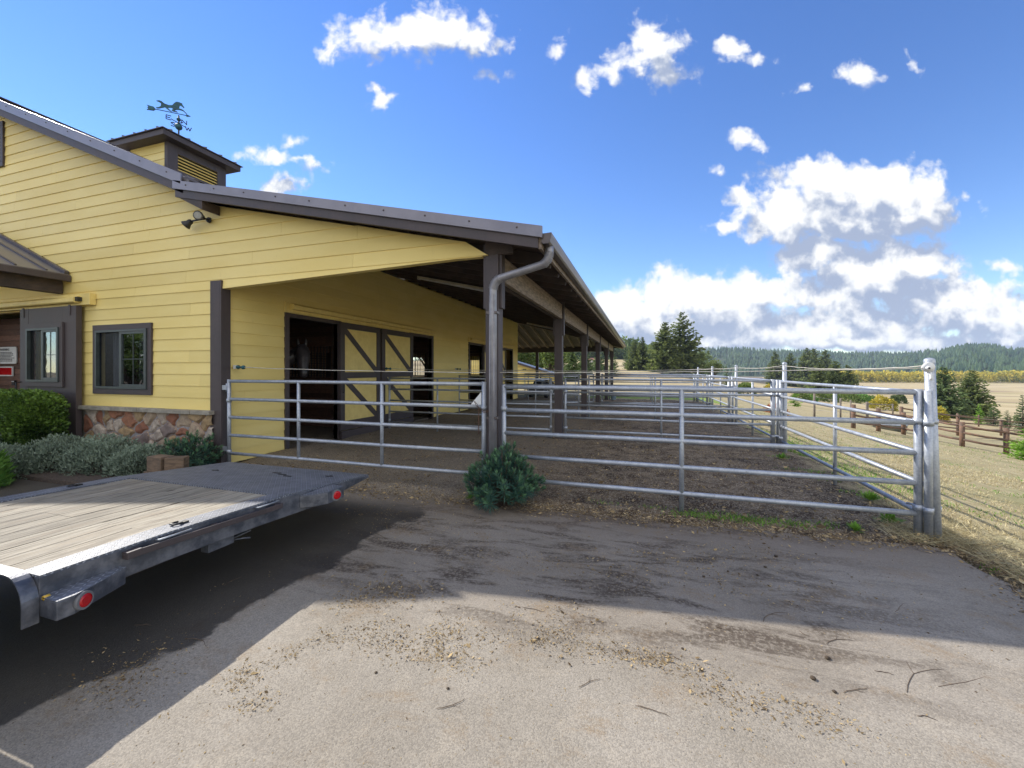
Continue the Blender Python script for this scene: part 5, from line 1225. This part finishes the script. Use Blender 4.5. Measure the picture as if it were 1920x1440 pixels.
# ------------------------------------------------------------------ yellow shed, farm houses, tractor, bucket
ys = thing('yellow_shed', 'low yellow shed with sloping dark roof behind the barn', 'shed', (-13, 44, 0))
xa, xb, yy = -19.0, -5.1, 42.0
m = MB(); siding(m, lambda a, d, z: (a, yy-d, z), 0, 4.4, lambda z: (xa, min(-8.7, -8.75-(z-1.2)/.30)), [], .25, 61, 20); m.build('wall', MAT['siding'], ys)
MB().beam((-8.2, yy+.5, 1.16), (-19.2, yy+.5, 4.46), 2.4, .10).build('roof', MAT['roofmetal'], ys)
MB().beam((-8.2, yy-.75, 1.12), (-19.2, yy-.75, 4.42), .1, .20).build('fascia', MAT['brown'], ys)
MB().box(-19, yy+.15, 0, -8.9, yy+1.6, 1.0).build('side_wall', MAT['siding'], ys)
def farmhouse(name, label, u, v, t, wpx, hpx, wall, roof):
    x, y = at(u, t); z = terr(x, y); w = wpx/F*t; h = hpx/F*t; b = thing(name, label, 'house', (x, y, z), 'far farm buildings')
    d = Vector((CS, SN, 0)); n = Vector((-SN, CS, 0)); c = Vector((x, y, z))
    MB().beam(c - d*w/2 + up*(h*.22-.5), c + d*w/2 + up*(h*.22-.5), w*.5, h*.56+1).build('wall', wall, b)
    e = MB(); q = lambda a, o, k: c + d*(w*a) + n*(w*o) + up*(h*k)
    e.add([q(-.54,-.31,.46), q(.54,-.31,.46), q(.46,0,1), q(-.46,0,1), q(-.54,.31,.46), q(.54,.31,.46)], [(0,1,2,3), (3,2,5,4), (0,3,4), (1,5,2), (0,4,5,1)]); e.build('roof', roof, b)
    for k in (-.3, -.05, .28): 
        MB().beam(c + d*(w*(k-.05)) - n*(w*.25+.03) + up*h*.27, c + d*(w*(k+.05)) - n*(w*.25+.03) + up*h*.27, .08, h*.2).build('window', MAT['black'], b)
farmhouse('farm_house', 'long pale farmhouse on the far slope between the tall posts', 1408, 702, 330, 44, 9, MAT['farwall'], MAT['shingle'])
farmhouse('farm_house', 'small pale outbuilding right of the far farmhouse', 1437, 703, 345, 16, 7, MAT['farwall'], MAT['shingle'])
farmhouse('farm_house', 'far house with reddish roof seen between the porch posts', 1112, 687, 260, 20, 8, MAT['farwall'], M('red_far_roof', (.30,.13,.09), None, .8))
tx, ty = -6.1, 25.2
ta = thing('utility_tractor', 'small dark utility tractor parked at the barn end behind the pens', 'tractor', (tx, ty, 0))
MB().box(tx-.25, ty-.9, .55, tx+.25, ty+.15, 1.02).prism([(ty-.95,.5),(ty-.95,.95),(ty-.8,1.05),(ty+.1,1.08),(ty+.1,.5)], 'x', tx-.24, tx+.24).build('hood', M('dark_tractor_paint', (.02,.03,.045), None, .35), ta, .02)
MB().box(tx-.3, ty+.15, .5, tx+.3, ty+.9, .68).box(tx-.22, ty+.55, .68, tx+.22, ty+.95, .78).box(tx-.22, ty+.88, .78, tx+.22, ty+.98, 1.2).build('seat', MAT['black'], ta, .02)
MB().tube([(tx-.3,ty+1.0,.6),(tx-.3,ty+1.0,1.55),(tx+.3,ty+1.0,1.55),(tx+.3,ty+1.0,.6)], .03, 8).build('roll_bar', MAT['black'], ta)
m = MB(); m.tube([(tx,ty+.2,1.0),(tx,ty+.38,1.18)], .02, 8); rg = [(tx+.18*math.cos(a), ty+.38-.06*math.sin(a), 1.18+.17*math.sin(a)) for a in np.linspace(0, 2*math.pi, 18)]; m.tube(rg, .016, 6); m.build('steering_wheel', MAT['black'], ta)
for s in (-1, 1):
    for yy_, r, wd in ((ty+.65, .50, .28), (ty-.7, .32, .2)):
        x = tx + s*.48; pr = [(r*.55,-wd*.4),(r*.75,-wd*.5),(r*.93,-wd*.5),(r,-wd*.35),(r,wd*.35),(r*.93,wd*.5),(r*.75,wd*.5),(r*.55,wd*.4)]
        o = MB().lathe(pr, (x, yy_, r), 24, 'x').build('wheel', MAT['rubber'], ta)
        MB().lathe([(.002,0),(r*.3,s*.03),(r*.56,s*wd*.35),(r*.56,-s*wd*.35)], (x, yy_, r), 20, 'x').build('rim', MAT['white'], o)
MB().tube([(tx+.1,ty-.5,1.05),(tx+.1,ty-.5,1.5)], .025, 8).build('exhaust', MAT['iron'], ta)
MB().box(tx-.5, ty-1.5, .25, tx+.5, ty-1.2, .7).beam((tx-.35,ty-1.3,.6),(tx-.35,ty+.1,.85),.06,.1).beam((tx+.35,ty-1.3,.6),(tx+.35,ty+.1,.85),.06,.1).build('loader_bucket', MAT['iron'], ta)
bk = thing('bucket', 'pale blue bucket standing beside the last porch post', 'bucket', (-1.55, 23.4, .02))
MB().lathe([(.002,0),(.12,0),(.155,.33),(.165,.34),(.15,.34),(.115,.02),(.002,.02)], (-1.55,23.4,.05), 18).build('pail', M('pale_blue_plastic', (.35,.5,.65), None, .45), bk)
# ------------------------------------------------------------------ hills, forest, woodland belt
def prof(u):
    K = [(-600,668),(900,676),(1100,676),(1200,668),(1320,657),(1400,655),(1450,657),(1560,660),(1640,663),(1700,664),(1750,659),(1800,654),(1850,653),(1900,657),(1960,664),(2300,660),(2700,668)]
    for (a, va), (b, vb) in zip(K[:-1], K[1:]):
        if a <= u <= b: k = (u-a)/(b-a); k = k*k*(3-2*k); return va + (vb-va)*k
    return 670
def hillz(u, t):
    tr_ = 1450 if u < 1650 else 1450 - 350*min(1, (u-1650)/150)
    zt_ = CH + (HV - prof(u) - 4)/F*tr_
    k = min(1, max(0, (t - (tr_-560))/560)); k = k*k*(3-2*k)*.55 + k*.45
    b = min(1, max(0, (t-(tr_-560))/200))
    return -15 + (zt_+15)*k + 7*b*noise.noise((u*.013, t*.006, 4)) + 4*b*noise.noise((u*.04, t*.02, 1)) if t <= tr_ else -15 + (zt_+15)*max(0, 1-((t-tr_)/900)**2)
us = np.arange(700, 2500, 14); ts = np.concatenate([np.arange(800, 1470, 24), np.arange(1500, 2300, 90)])
V = np.array([(*at(u, t), hillz(u, t)) for t in ts for u in us]); i = np.arange(len(V)).reshape(len(ts), len(us))
Fq = np.stack([i[:-1,:-1], i[:-1,1:], i[1:,1:], i[1:,:-1]], -1).reshape(-1, 4)
tag(npmesh('hills', V, Fq, MAT['hill'], smooth=True), kind='structure')
def forest():
    g = np.random.default_rng(9); Vs, Fs, Ts = [], [], []; n = 0; k6 = 6
    cnt = 0
    while cnt < 9500:
        u = g.uniform(760, 2250); trr = 1450 if u < 1650 else 1450 - 350*min(1, (u-1650)/150)
        t = trr - 560 + 570*g.random()**.75
        x, y = at(u, t); z = hillz(u, t)
        if z < -11: continue
        if noise.noise((u*.02, t*.008, 7)) > .45: continue
        cnt += 1; h = g.uniform(9, 20)*(1 if g.random() < .85 else .6); r = h*g.uniform(.22, .40); tt = np.clip(.35 + .5*noise.noise((u*.03, t*.012, 3)) + g.uniform(-.3,.3), 0, 1)
        for zb_, zt2, rr_ in ((0, .62, 1.0), (.35, 1.0, .62)):
            a = np.arange(k6)*2*math.pi/k6 + g.uniform(0, 6); q = g.uniform(.7, 1.25, k6)*r*rr_
            ring_ = np.stack([x + q*np.cos(a), y + q*np.sin(a), np.full(k6, z + h*zb_ - 1) + g.uniform(-.8,.8,k6)], 1)
            Vs.append(ring_); Vs.append(np.array([[x, y, z + h*zt2]])); j = np.arange(k6)
            Fs.append(np.stack([n+j, n+(j+1) % k6, np.full(k6, n+k6)], 1)); n += k6+1; Ts += [tt*.75]*k6 + [min(1, tt+.12)]
    o = npmesh('hill_forest', np.concatenate(Vs), np.concatenate(Fs), MAT['forest'], Ts)
    tag(o, 'dense conifer forest covering the far hills', 'forest', kind='stuff')
forest()
def belt(name, label, n, ur, tr_, hr, mat, seed):
    g = np.random.default_rng(seed); PP, DD, LL, TT = [], [], [], []
    for i in range(n):
        u = g.uniform(*ur); t = g.uniform(*tr_); x, y = at(u, t); z = terr(x, y); h = g.uniform(*hr); r = h*g.uniform(.3,.42); tt = g.uniform(.05,.95)
        k = 130; d = rdir(k, g); P = np.array([x, y, z + h*.55]) + d*np.array([r, r, h*.47])*g.uniform(.6,1,k)[:,None]
        PP.append(P); DD.append(unit(d + .8*rdir(k, g))); LL.append(h*.16*g.uniform(.6,1.4,k)); TT.append(np.clip(tt + .25*d[:,2] + g.uniform(-.2,.2,k), 0, 1))
    P = np.concatenate(PP); D = np.concatenate(DD); L = np.concatenate(LL); V, Fq = quads(P, D, perp(D, g), L, L*.4)
    tag(npmesh(name, V, Fq, mat, np.repeat(np.concatenate(TT), 4)), label, 'woodland', kind='stuff')
belt('autumn_woodland', 'belt of yellow autumn trees along the far edge of the valley fields', 330, (1540, 2150), (500, 580), (9, 14.5), MAT['yellowleaf'], 41)
belt('distant_woodland', 'dark distant woodland behind the barn and the paddocks', 240, (880, 1330), (330, 430), (10, 19), MAT['fir2'], 42)
# ------------------------------------------------------------------ grass, litter, weeds
def grass():
    g = np.random.default_rng(77); n = 95000
    d = g.random(n)**1.7*19 + .3
    X = 3.0 + d*g.uniform(.0, 1, n)**.8; Y = np.where(g.random(n) < .65, g.uniform(1.5, 14, n), g.uniform(1.5, 27, n))
    keep = np.array([noise.noise((a*.7, b*.7, 5)) > -.38 for a, b in zip(X, Y)]) & ((X > 3.05 + .35*np.sin(Y*1.7)*.5))
    X, Y = X[keep], Y[keep]; n = len(X); Z = np.array([terr(a, b) for a, b in zip(X, Y)]) - .01
    h = g.uniform(.025, .075, n)*(1 + .7*(g.random(n) < .06)); a = g.uniform(0, 2*math.pi, n); ln = g.uniform(.2, 1.4, n)
    D = unit(np.stack([np.cos(a)*ln, np.sin(a)*ln, np.ones(n)], 1)); W = perp(D, g)
    V, Fq = quads(np.stack([X, Y, Z], 1), D, W, h, np.full(n, .0032) + .0006*X, .3)
    gr = np.array([noise.noise((p*.45, q*.45, 1)) for p, q in zip(X, Y)])
    T = np.clip(.55 + .5*g.normal(size=n)*.5, 0, 1)
    sel = gr + g.normal(size=n)*.25 > .28
    f = lambda m_: np.arange(4*m_).reshape(-1, 4)
    VV = V.reshape(-1, 4, 3)
    tag(npmesh('dry_grass', VV[~sel].reshape(-1,3), f((~sel).sum()), MAT['drygrass'], np.repeat(T[~sel], 4)), 'short dry mown grass on the slope', 'grass', kind='stuff')
    tag(npmesh('green_grass', VV[sel].reshape(-1,3), f(sel.sum()), MAT['weed'], np.repeat(T[sel]*.8, 4)), 'thin green grass mixed in the dry slope', 'grass', kind='stuff')
    # long straw along the asphalt edge and round the corner post, green tufts in the mud
    n = 5200; k = g.random(n); X = np.where(k < .75, 2.85 + g.gamma(2, .12, n), 2.4 + g.gamma(2, .2, n)); Y = np.where(k < .75, g.uniform(2.2, 5.7, n), g.uniform(5.0, 5.5, n))
    a = g.uniform(0, 6.28, n); D = unit(np.stack([np.cos(a), np.sin(a), g.uniform(.0, .7, n)], 1)); 
    V, Fq = quads(np.stack([X, Y, np.full(n, .012)], 1), D, perp(D, g), g.uniform(.06, .22, n), np.full(n, .0022), .4)
    tag(npmesh('straw', V, Fq, MAT['drygrass'], np.repeat(g.uniform(.1,1,n), 4)), 'loose straw along the edge of the driveway', 'straw', kind='stuff')
    C = []; 
    for u, v, s, m_ in ((1330,972,.22,260),(1380,975,.25,260),(1490,985,.2,200),(1300,968,.12,90),(1545,985,.1,60),(1420,980,.2,150),(1500,884,.2,120),(1462,858,.12,80),(1530,888,.15,60),(1600,925,.12,60),(1130,945,.1,30),(1230,955,.1,40),(1905,1075,.2,120),(1640,935,.12,60),(1560,905,.1,40)):
        p = gp(u, v); q = g.normal(size=(m_, 2))*s*np.array([1,.35]); C.append(np.stack([p.x+q[:,0], p.y+q[:,1], np.full(m_, p.z+.01)], 1))
    P = np.concatenate(C); n = len(P); a = g.uniform(0, 6.28, n); D = unit(np.stack([np.cos(a)*.7, np.sin(a)*.7, np.ones(n)], 1)); V, Fq = quads(P, D, perp(D, g), g.uniform(.02,.06,n), np.full(n, .004), .4)
    tag(npmesh('green_tufts', V, Fq, MAT['weed'], np.repeat(g.uniform(0,1,n), 4)), 'green tufts sprouting in the mud below the front panel', 'grass', kind='stuff')
grass()
def litter():
    g = np.random.default_rng(12); C = []
    def add(X, Y, zz, s): C.append(np.stack([X, Y, zz, s], 1))
    for (u, v, su, sv, n) in tuple((a, b, c*.8, d*.8, int(e*3.2)) for a, b, c, d, e in ((830,1195,.10,.10,150),(790,1225,.16,.06,110),(860,1240,.1,.05,70),(740,1110,.22,.10,300),(670,1125,.12,.10,200),(1045,1190,.12,.10,130),(1150,1225,.22,.07,160),(1230,1238,.14,.05,150),(1010,1205,.05,.03,40),(900,1190,.15,.08,90),(1350,1300,.10,.10,110),(1400,1100,.3,.15,140),(1500,1340,.15,.06,120),(720,1185,.13,.07,110),(690,1210,.1,.05,60),(610,1200,.07,.05,50),(460,1270,.06,.06,80),(480,1315,.06,.05,50),(545,1230,.05,.05,40),(1050,1150,.25,.1,90),(1260,1050,.3,.14,260),(1130,1070,.4,.16,260),(1420,1040,.35,.14,240),(900,1040,.5,.16,240),(830,985,.4,.2,160),(260,1255,.15,.12,150),(230,1290,.12,.08,80),(880,950,.15,.1,160),(1600,1130,.4,.2,60),(700,960,.3,.15,120))):
        p = gp(u, v); q = g.normal(size=(n, 2)); add(p.x + q[:,0]*su*1.3, p.y + q[:,1]*sv*1.3, np.full(n, .008), g.gamma(2.0, .0017, n)+.0016)
    n = 9000; add(g.uniform(-3.2, 2.8, n), g.uniform(.8, 4.9, n), np.full(n, .006), g.gamma(2, .0010, n)+.001)
    n = 22000; X = g.uniform(-6.9, 2.7, n); Y = 4.8 + g.random(n)**1.6*12; add(X, Y, np.array([.02 + .03*noise.noise((a*1.1, b*1.1, 3)) for a, b in zip(X, Y)]) + .024, g.gamma(2, .0042, n)+.004)
    n = 5500; Y = g.uniform(1.5, 5.2, n); add(2.80 + .10*g.normal(size=n) + .12*np.sin(Y*3.1), Y, np.full(n, .010), g.gamma(2, .0035, n)+.003)
    n = 4000; X = g.uniform(-4, 2.8, n); add(X, 4.86 + .03*X + .12*g.normal(size=n), np.full(n, .012), g.gamma(2, .0032, n)+.003)
    A = np.concatenate(C); n = len(A); a = g.uniform(0, 6.28, n); D = unit(np.stack([np.cos(a), np.sin(a), g.uniform(-.2,.5,n)], 1)); W = unit(np.cross(D, np.array([0,0,1.]) + .5*g.normal(size=(n,3))))
    V, Fq = quads(A[:,:3], D, W, A[:,3]*2.4, A[:,3]*g.uniform(.25,.7,n), .5)
    tag(npmesh('hay_litter', V, Fq, MAT['litter'], np.repeat(np.clip(g.beta(1.3,1.6,n), 0, 1), 4)), 'scattered hay, manure crumbs and wood shavings', 'litter', kind='stuff')
    m = MB(); rr = random.Random(14)
    L = [(1190,1325,150),(1085,1290,60),(1700,1300,150),(1760,1290,160),(1870,1240,140),(1430,1167,60),(1550,1210,90),(1500,1185,40),(1640,1260,50),(1680,1150,60),(1340,1175,50),(1720,1345,90),(1260,1230,40),(820,1330,90),(250,1175,50),(700,1000,60),(420,1100,60),(350,1200,80),(980,1140,50),(1090,960,50),(880,940,30),(1800,1230,70),(1580,1300,60),(1240,1150,30)]
    for u, v, ln in L:
        p = gp(u, v); q = p + (gp(u + ln*rr.uniform(.4,.8), v + ln*rr.uniform(-.35,.35)) - p); sd2 = Vector((-(q-p).y, (q-p).x, 0))*rr.uniform(-.16,.16)
        cv = [p.lerp(q, k/6) + sd2*math.sin(k/6*math.pi) + Vector((rr.uniform(-.004,.004), rr.uniform(-.004,.004), .008)) for k in range(7)]
        m.tube(cv, [.0012,.0018,.002,.0018,.0016,.0013,.0008], 5)
        if rr.random() < .4: e = (q-p)*.22; m.tube([cv[3], cv[3] + e + Vector((-e.y, e.x, 0))*rr.choice((-.8,.8))], [.0014,.0007], 4)
    tag(m.build('twig_litter', MAT['twig']), 'thin dry twigs scattered on the sunlit asphalt', 'twigs', kind='stuff')
    m = MB()
    for u, v, s in ((a, b, c*.62) for a, b, c in ((1525,1275,.022),(1565,1300,.016),(1552,1237,.022),(1455,1045,.025),(1435,1065,.02),(1420,1080,.016),(1365,1073,.018),(1320,1083,.018),(1280,1218,.012),(1010,1200,.014),(705,1263,.012),(840,1293,.012),(1530,1040,.014),(1830,1300,.01),(1190,960,.014),(1620,1030,.014),(1560,1095,.012),(1650,1080,.01))):
        p = gp(u, v); pr = []
        for i in range(7):
            f = -1 + 2*i/6; pr.append((max(.0008, s*math.sqrt(max(0, 1-f*f))*rr.uniform(.75,1.2)), s*.62*(f+1)+.003))
        b0 = len(m.v); m.lathe(pr, p, 9)
        for i in range(b0, len(m.v)): x, y, z = m.v[i]; k = 1 + .35*noise.noise((x*60, y*60, z*60)); m.v[i] = (p.x + (x-p.x)*k, p.y + (y-p.y)*k, z)
    tag(m.build('dirt_clods', M('dung_clod', (.085,.06,.035), (.05,.035,.022), .95, bs=120, bd=.01)), 'small dirt clods and dung crumbs lying on the asphalt', 'clods', kind='stuff')
litter()
wl = ['bright leafy weed under the end of the front panel', 'small weed by the second tall post', 'small weed at the mud edge left of the corner post', 'weed inside the pen behind the end of the front panel', 'little pale weed beside the porch post bush']
for k, (u, v, s) in enumerate(((1668,985,.15),(1465,862,.13),(1605,998,.10),(1632,940,.14),(882,938,.08))):
    p = gp(u, v); g = np.random.default_rng(300+k); t = thing('weed', wl[k], 'weed', p); n = 60; a = g.uniform(0, 6.28, n); ri = g.uniform(.15, 1.1, n)
    D = unit(np.stack([np.cos(a)*ri, np.sin(a)*ri, g.uniform(.15,.9,n)], 1)); P = np.array(p) + D*s*.35*g.random((n,1)) + np.array([0,0,.01]); V, Fq = quads(P, D, unit(np.cross(D, [0,0,1.])), s*g.uniform(.5,1,n), np.full(n, s*.11), .55)
    npmesh('leaves', V, Fq, MAT['weed'], np.repeat(g.uniform(.2,1,n), 4), t)
broadleaf('leafy_tree', 'green tree behind the rear barn door, glimpsed through the barred stall wall', -24.4, 44, 7.5, 3.6, 402, MAT['decid'], 'trees behind the barn')
# garden tree across the yard, seen in the window glass
broadleaf('garden_tree', 'round green tree across the yard, seen only as a reflection in the barn window', -26.3, -4.5, 4.6, 1.75, 401, MAT['decid'], n=9000, trunk=.06, leaf=.2)
# ------------------------------------------------------------------ camera, light, sky
cam = bpy.data.cameras.new('camera'); co_ = bpy.data.objects.new('camera', cam); COL.objects.link(co_); sc.camera = co_
cam.sensor_width = 36; cam.lens = 36*F/1920; cam.shift_y = -(720-HV)/1920; cam.clip_start = .05; cam.clip_end = 9000
co_.location = (0, 0, CH); co_.rotation_euler = (math.pi/2, 0, YAW)
SUNV = Vector((-1.23, .415, 1.0)).normalized(); el = math.asin(SUNV.z); az = math.atan2(SUNV.x, SUNV.y)
sl = bpy.data.lights.new('sun', 'SUN'); so = bpy.data.objects.new('sun', sl); COL.objects.link(so)
sl.energy = 3.9; sl.angle = math.radians(.5); sl.color = (1, .945, .86); so.rotation_euler = SUNV.to_track_quat('Z', 'Y').to_euler(); so.location = (-20, 8, 20)
w = bpy.data.worlds.new('World'); sc.world = w; w.use_nodes = True; t = NT(w.node_tree); t.n.clear()
out = t.new('ShaderNodeOutputWorld'); bg = t.new('ShaderNodeBackground'); t.link(bg.outputs[0], out.inputs[0]); BGS = .13; bg.inputs[1].default_value = BGS
sky = t.new('ShaderNodeTexSky', sky_type='NISHITA'); sky.sun_disc = False; sky.sun_elevation = el; sky.sun_rotation = az % (2*math.pi); sky.air_density = 1.0; sky.dust_density = .0; sky.ozone_density = 3.0; sky.altitude = 100
tc = t.new('ShaderNodeTexCoord'); d = tc.outputs['Generated']
# clouds: masses placed by direction on the dome, broken up by noise, lit from the sun's side
RX, FX = (CS, SN, 0), (-SN, CS, 0)
fz = t.math('MAXIMUM', t.vmath('DOT_PRODUCT', d, FX), .02)
px = t.math('DIVIDE', t.vmath('DOT_PRODUCT', d, RX), fz); py = t.math('DIVIDE', t.sep(d)[2], fz)
cmb = t.new('ShaderNodeCombineXYZ'); t.link(px, cmb.inputs[0]); t.link(py, cmb.inputs[1]); Pq = cmb.outputs[0]
BL = [(1570,392,185,56,1.1),(1480,405,95,52,1.1),(1690,378,105,66,1.05),(1545,335,110,40,1.05),(1650,345,120,44,1),(1590,420,170,34,1.05),
 (1620,515,165,52,1.05),(1545,470,85,36,1),(1700,490,115,52,1),(1660,540,170,30,1),(1560,555,120,34,1),
 (1420,550,72,44,1.05),(1310,562,140,56,1),(1180,585,130,46,.95),(1260,615,180,36,.95),(1400,595,160,42,.95),
 (1560,612,360,40,1),(1790,565,190,44,.95),(1880,600,240,42,1),(1640,642,460,22,.95),(1300,645,300,18,.85),(1900,640,300,20,.9),
 (780,66,150,50,.95),(628,88,44,34,.8),(880,70,80,32,.8),(1222,96,66,62,.92),(1090,148,36,42,.7),(935,148,40,26,.66),(1615,140,64,34,.76),(1400,260,50,25,.78),
 (1366,427,46,20,.85),(1510,160,34,30,.75),(1372,94,42,28,.8),(1150,128,38,36,.7),(706,172,34,17,.75),(718,190,32,18,.8),(550,268,36,21,.8),(505,293,60,19,.8),(565,300,50,14,.6),(528,345,60,28,.85),(600,308,52,18,.6),
 (1355,320,32,22,.6),(1700,110,30,26,.6),(1050,95,30,32,.7),(1250,150,60,32,.65),(1880,500,70,18,.6),(1430,110,38,20,.6),(1450,440,26,18,.6)]
ng = bpy.data.node_groups.new('CloudMass', 'ShaderNodeTree'); ng.interface.new_socket('P', in_out='INPUT', socket_type='NodeSocketVector'); ng.interface.new_socket('Mass', in_out='OUTPUT', socket_type='NodeSocketFloat')
tg = NT(ng); gi = tg.new('NodeGroupInput'); go = tg.new('NodeGroupOutput'); p_ = gi.outputs[0]
wn = tg.new('ShaderNodeTexNoise'); tg.link(p_, wn.inputs['Vector']); wn.inputs['Scale'].default_value = 9; wn.inputs['Detail'].default_value = 6; wn.inputs['Roughness'].default_value = .62
pw = tg.vmath('MULTIPLY_ADD', tg.vmath('SUBTRACT', wn.outputs['Color'], (.5,.5,.5)), (.085,.07,0), p_)
acc = None
for (u, v, ru, rv, s) in BL:
    if ru < 75 and v < 470: s *= .85
    cx, cy_ = (u-CU)/F, (HV-v)/F; ix, iy = F/ru, F/rv
    q = tg.vmath('LENGTH', tg.vmath('MULTIPLY_ADD', pw, (ix, iy, 0), (-cx*ix, -cy_*iy, 0)))
    k = tg.math('MULTIPLY_ADD', q, -.62*s, s*1.05)
    acc = k if acc is None else tg.math('SMOOTH_MAX', acc, k, .14)
fb = tg.noise(p_, 17, 9, .60, .3); fb2 = tg.noise(p_, 6, 5, .55)
vp = tg.new('ShaderNodeTexVoronoi', feature='F1', normalize=True, voronoi_dimensions='2D'); tg.link(tg.vmath('MULTIPLY_ADD', tg.vmath('SUBTRACT', wn.outputs['Color'], (.5,.5,.5)), (.05,.05,0), p_), vp.inputs['Vector'])
vp.inputs['Scale'].default_value = 13; vp.inputs['Detail'].default_value = 2; vp.inputs['Roughness'].default_value = .5; vp.inputs['Lacunarity'].default_value = 2.3
puff = tg.math('MULTIPLY_ADD', vp.outputs['Distance'], -1.0, .36)
dn = tg.math('ADD', tg.math('MAXIMUM', acc, -.6), tg.math('ADD', tg.math('MULTIPLY_ADD', fb, .9, -.45), tg.math('MULTIPLY_ADD', fb2, .45, -.225)))
dn = tg.math('MULTIPLY_ADD', puff, .75, dn)
tg.link(dn, go.inputs[0])
def mass(v):
    x = t.new('ShaderNodeGroup'); x.node_tree = ng; t.link(v, x.inputs[0]); return x.outputs[0]
d0 = mass(Pq); d1 = mass(t.vmath('ADD', Pq, (-.035, .07, 0)))
alpha = t.sstep(d0, .36, .68)
lit = t.math('SUBTRACT', d0, d1)
dtl = t.noise(Pq, 22, 8, .62)
sh = t.math('ADD', t.math('MULTIPLY', lit, 1.5), t.math('MULTIPLY_ADD', d0, -.15, .50)); sh = t.math('ADD', sh, t.math('MULTIPLY_ADD', dtl, .5, -.25), clamp=True)
cc = t.mix(t.sstep(sh, .10, .88), tuple(x/BGS for x in (.235,.28,.385)), tuple(x/BGS for x in (.62,.625,.63)))
hs = t.new('ShaderNodeHueSaturation'); hs.inputs['Hue'].default_value = .512; hs.inputs['Saturation'].default_value = 1.2; hs.inputs['Value'].default_value = .97; t.link(sky.outputs[0], hs.inputs['Color'])
skyc = hs.outputs[0]
# veil towards the horizon
front = t.sstep(t.vmath('DOT_PRODUCT', d, FX), .05, .3)
col = t.mix(t.math('MULTIPLY', alpha, front), skyc, cc)
# unseen bright clouds behind the camera, added as fill for the shaded front
dz = t.math('MAXIMUM', t.sep(d)[2], .0); q = t.vmath('MULTIPLY', d, (1, 1, 0)); dv = t.new('ShaderNodeVectorMath', operation='SCALE'); t.link(q, dv.inputs[0]); t.link(t.math('DIVIDE', 1.0, t.math('ADD', dz, .25)), dv.inputs[3])
bn = t.noise(dv.outputs[0], 1.6, 7, .6, .3)
ba = t.math('MULTIPLY', t.sstep(bn, .40, .54), t.sstep(t.vmath('DOT_PRODUCT', d, FX), .02, -.22))
ba = t.math('MULTIPLY', ba, t.sstep(t.sep(d)[2], -.02, .04))
bc = t.mix(t.sstep(bn, .50, .72), tuple(x/BGS for x in (1.0,.98,.96)), tuple(x/BGS for x in (.75,.78,.85)))
col = t.mix(ba, col, bc)
t.link(col, bg.inputs[0])
# ------------------------------------------------------------------ air
hz = MB().box(-700, -300, -17, 2900, 2500, 130).build('haze', MAT['white']); hz.data.materials.clear()
hm = bpy.data.materials.new('thin_air'); hm.use_nodes = True; ht = NT(hm.node_tree); ht.n.clear(); ho = ht.new('ShaderNodeOutputMaterial'); pv = ht.new('ShaderNodeVolumePrincipled')
pv.inputs['Color'].default_value = (.72,.84,1,1); pv.inputs['Density'].default_value = .00012; pv.inputs['Anisotropy'].default_value = 0; ht.link(pv.outputs[0], ho.inputs['Volume'])
hz.data.materials.append(hm); tag(hz, kind='stuff', label='thin blue air over the whole valley', cat='haze')
vs = sc.view_settings; vs.view_transform = 'Standard'; vs.look = 'None'; vs.exposure = .8; vs.gamma = 1; vs.use_curve_mapping = False
sc.cycles.max_bounces = 8; sc.cycles.diffuse_bounces = 4; sc.cycles.transparent_max_bounces = 12; sc.cycles.volume_bounces = 0
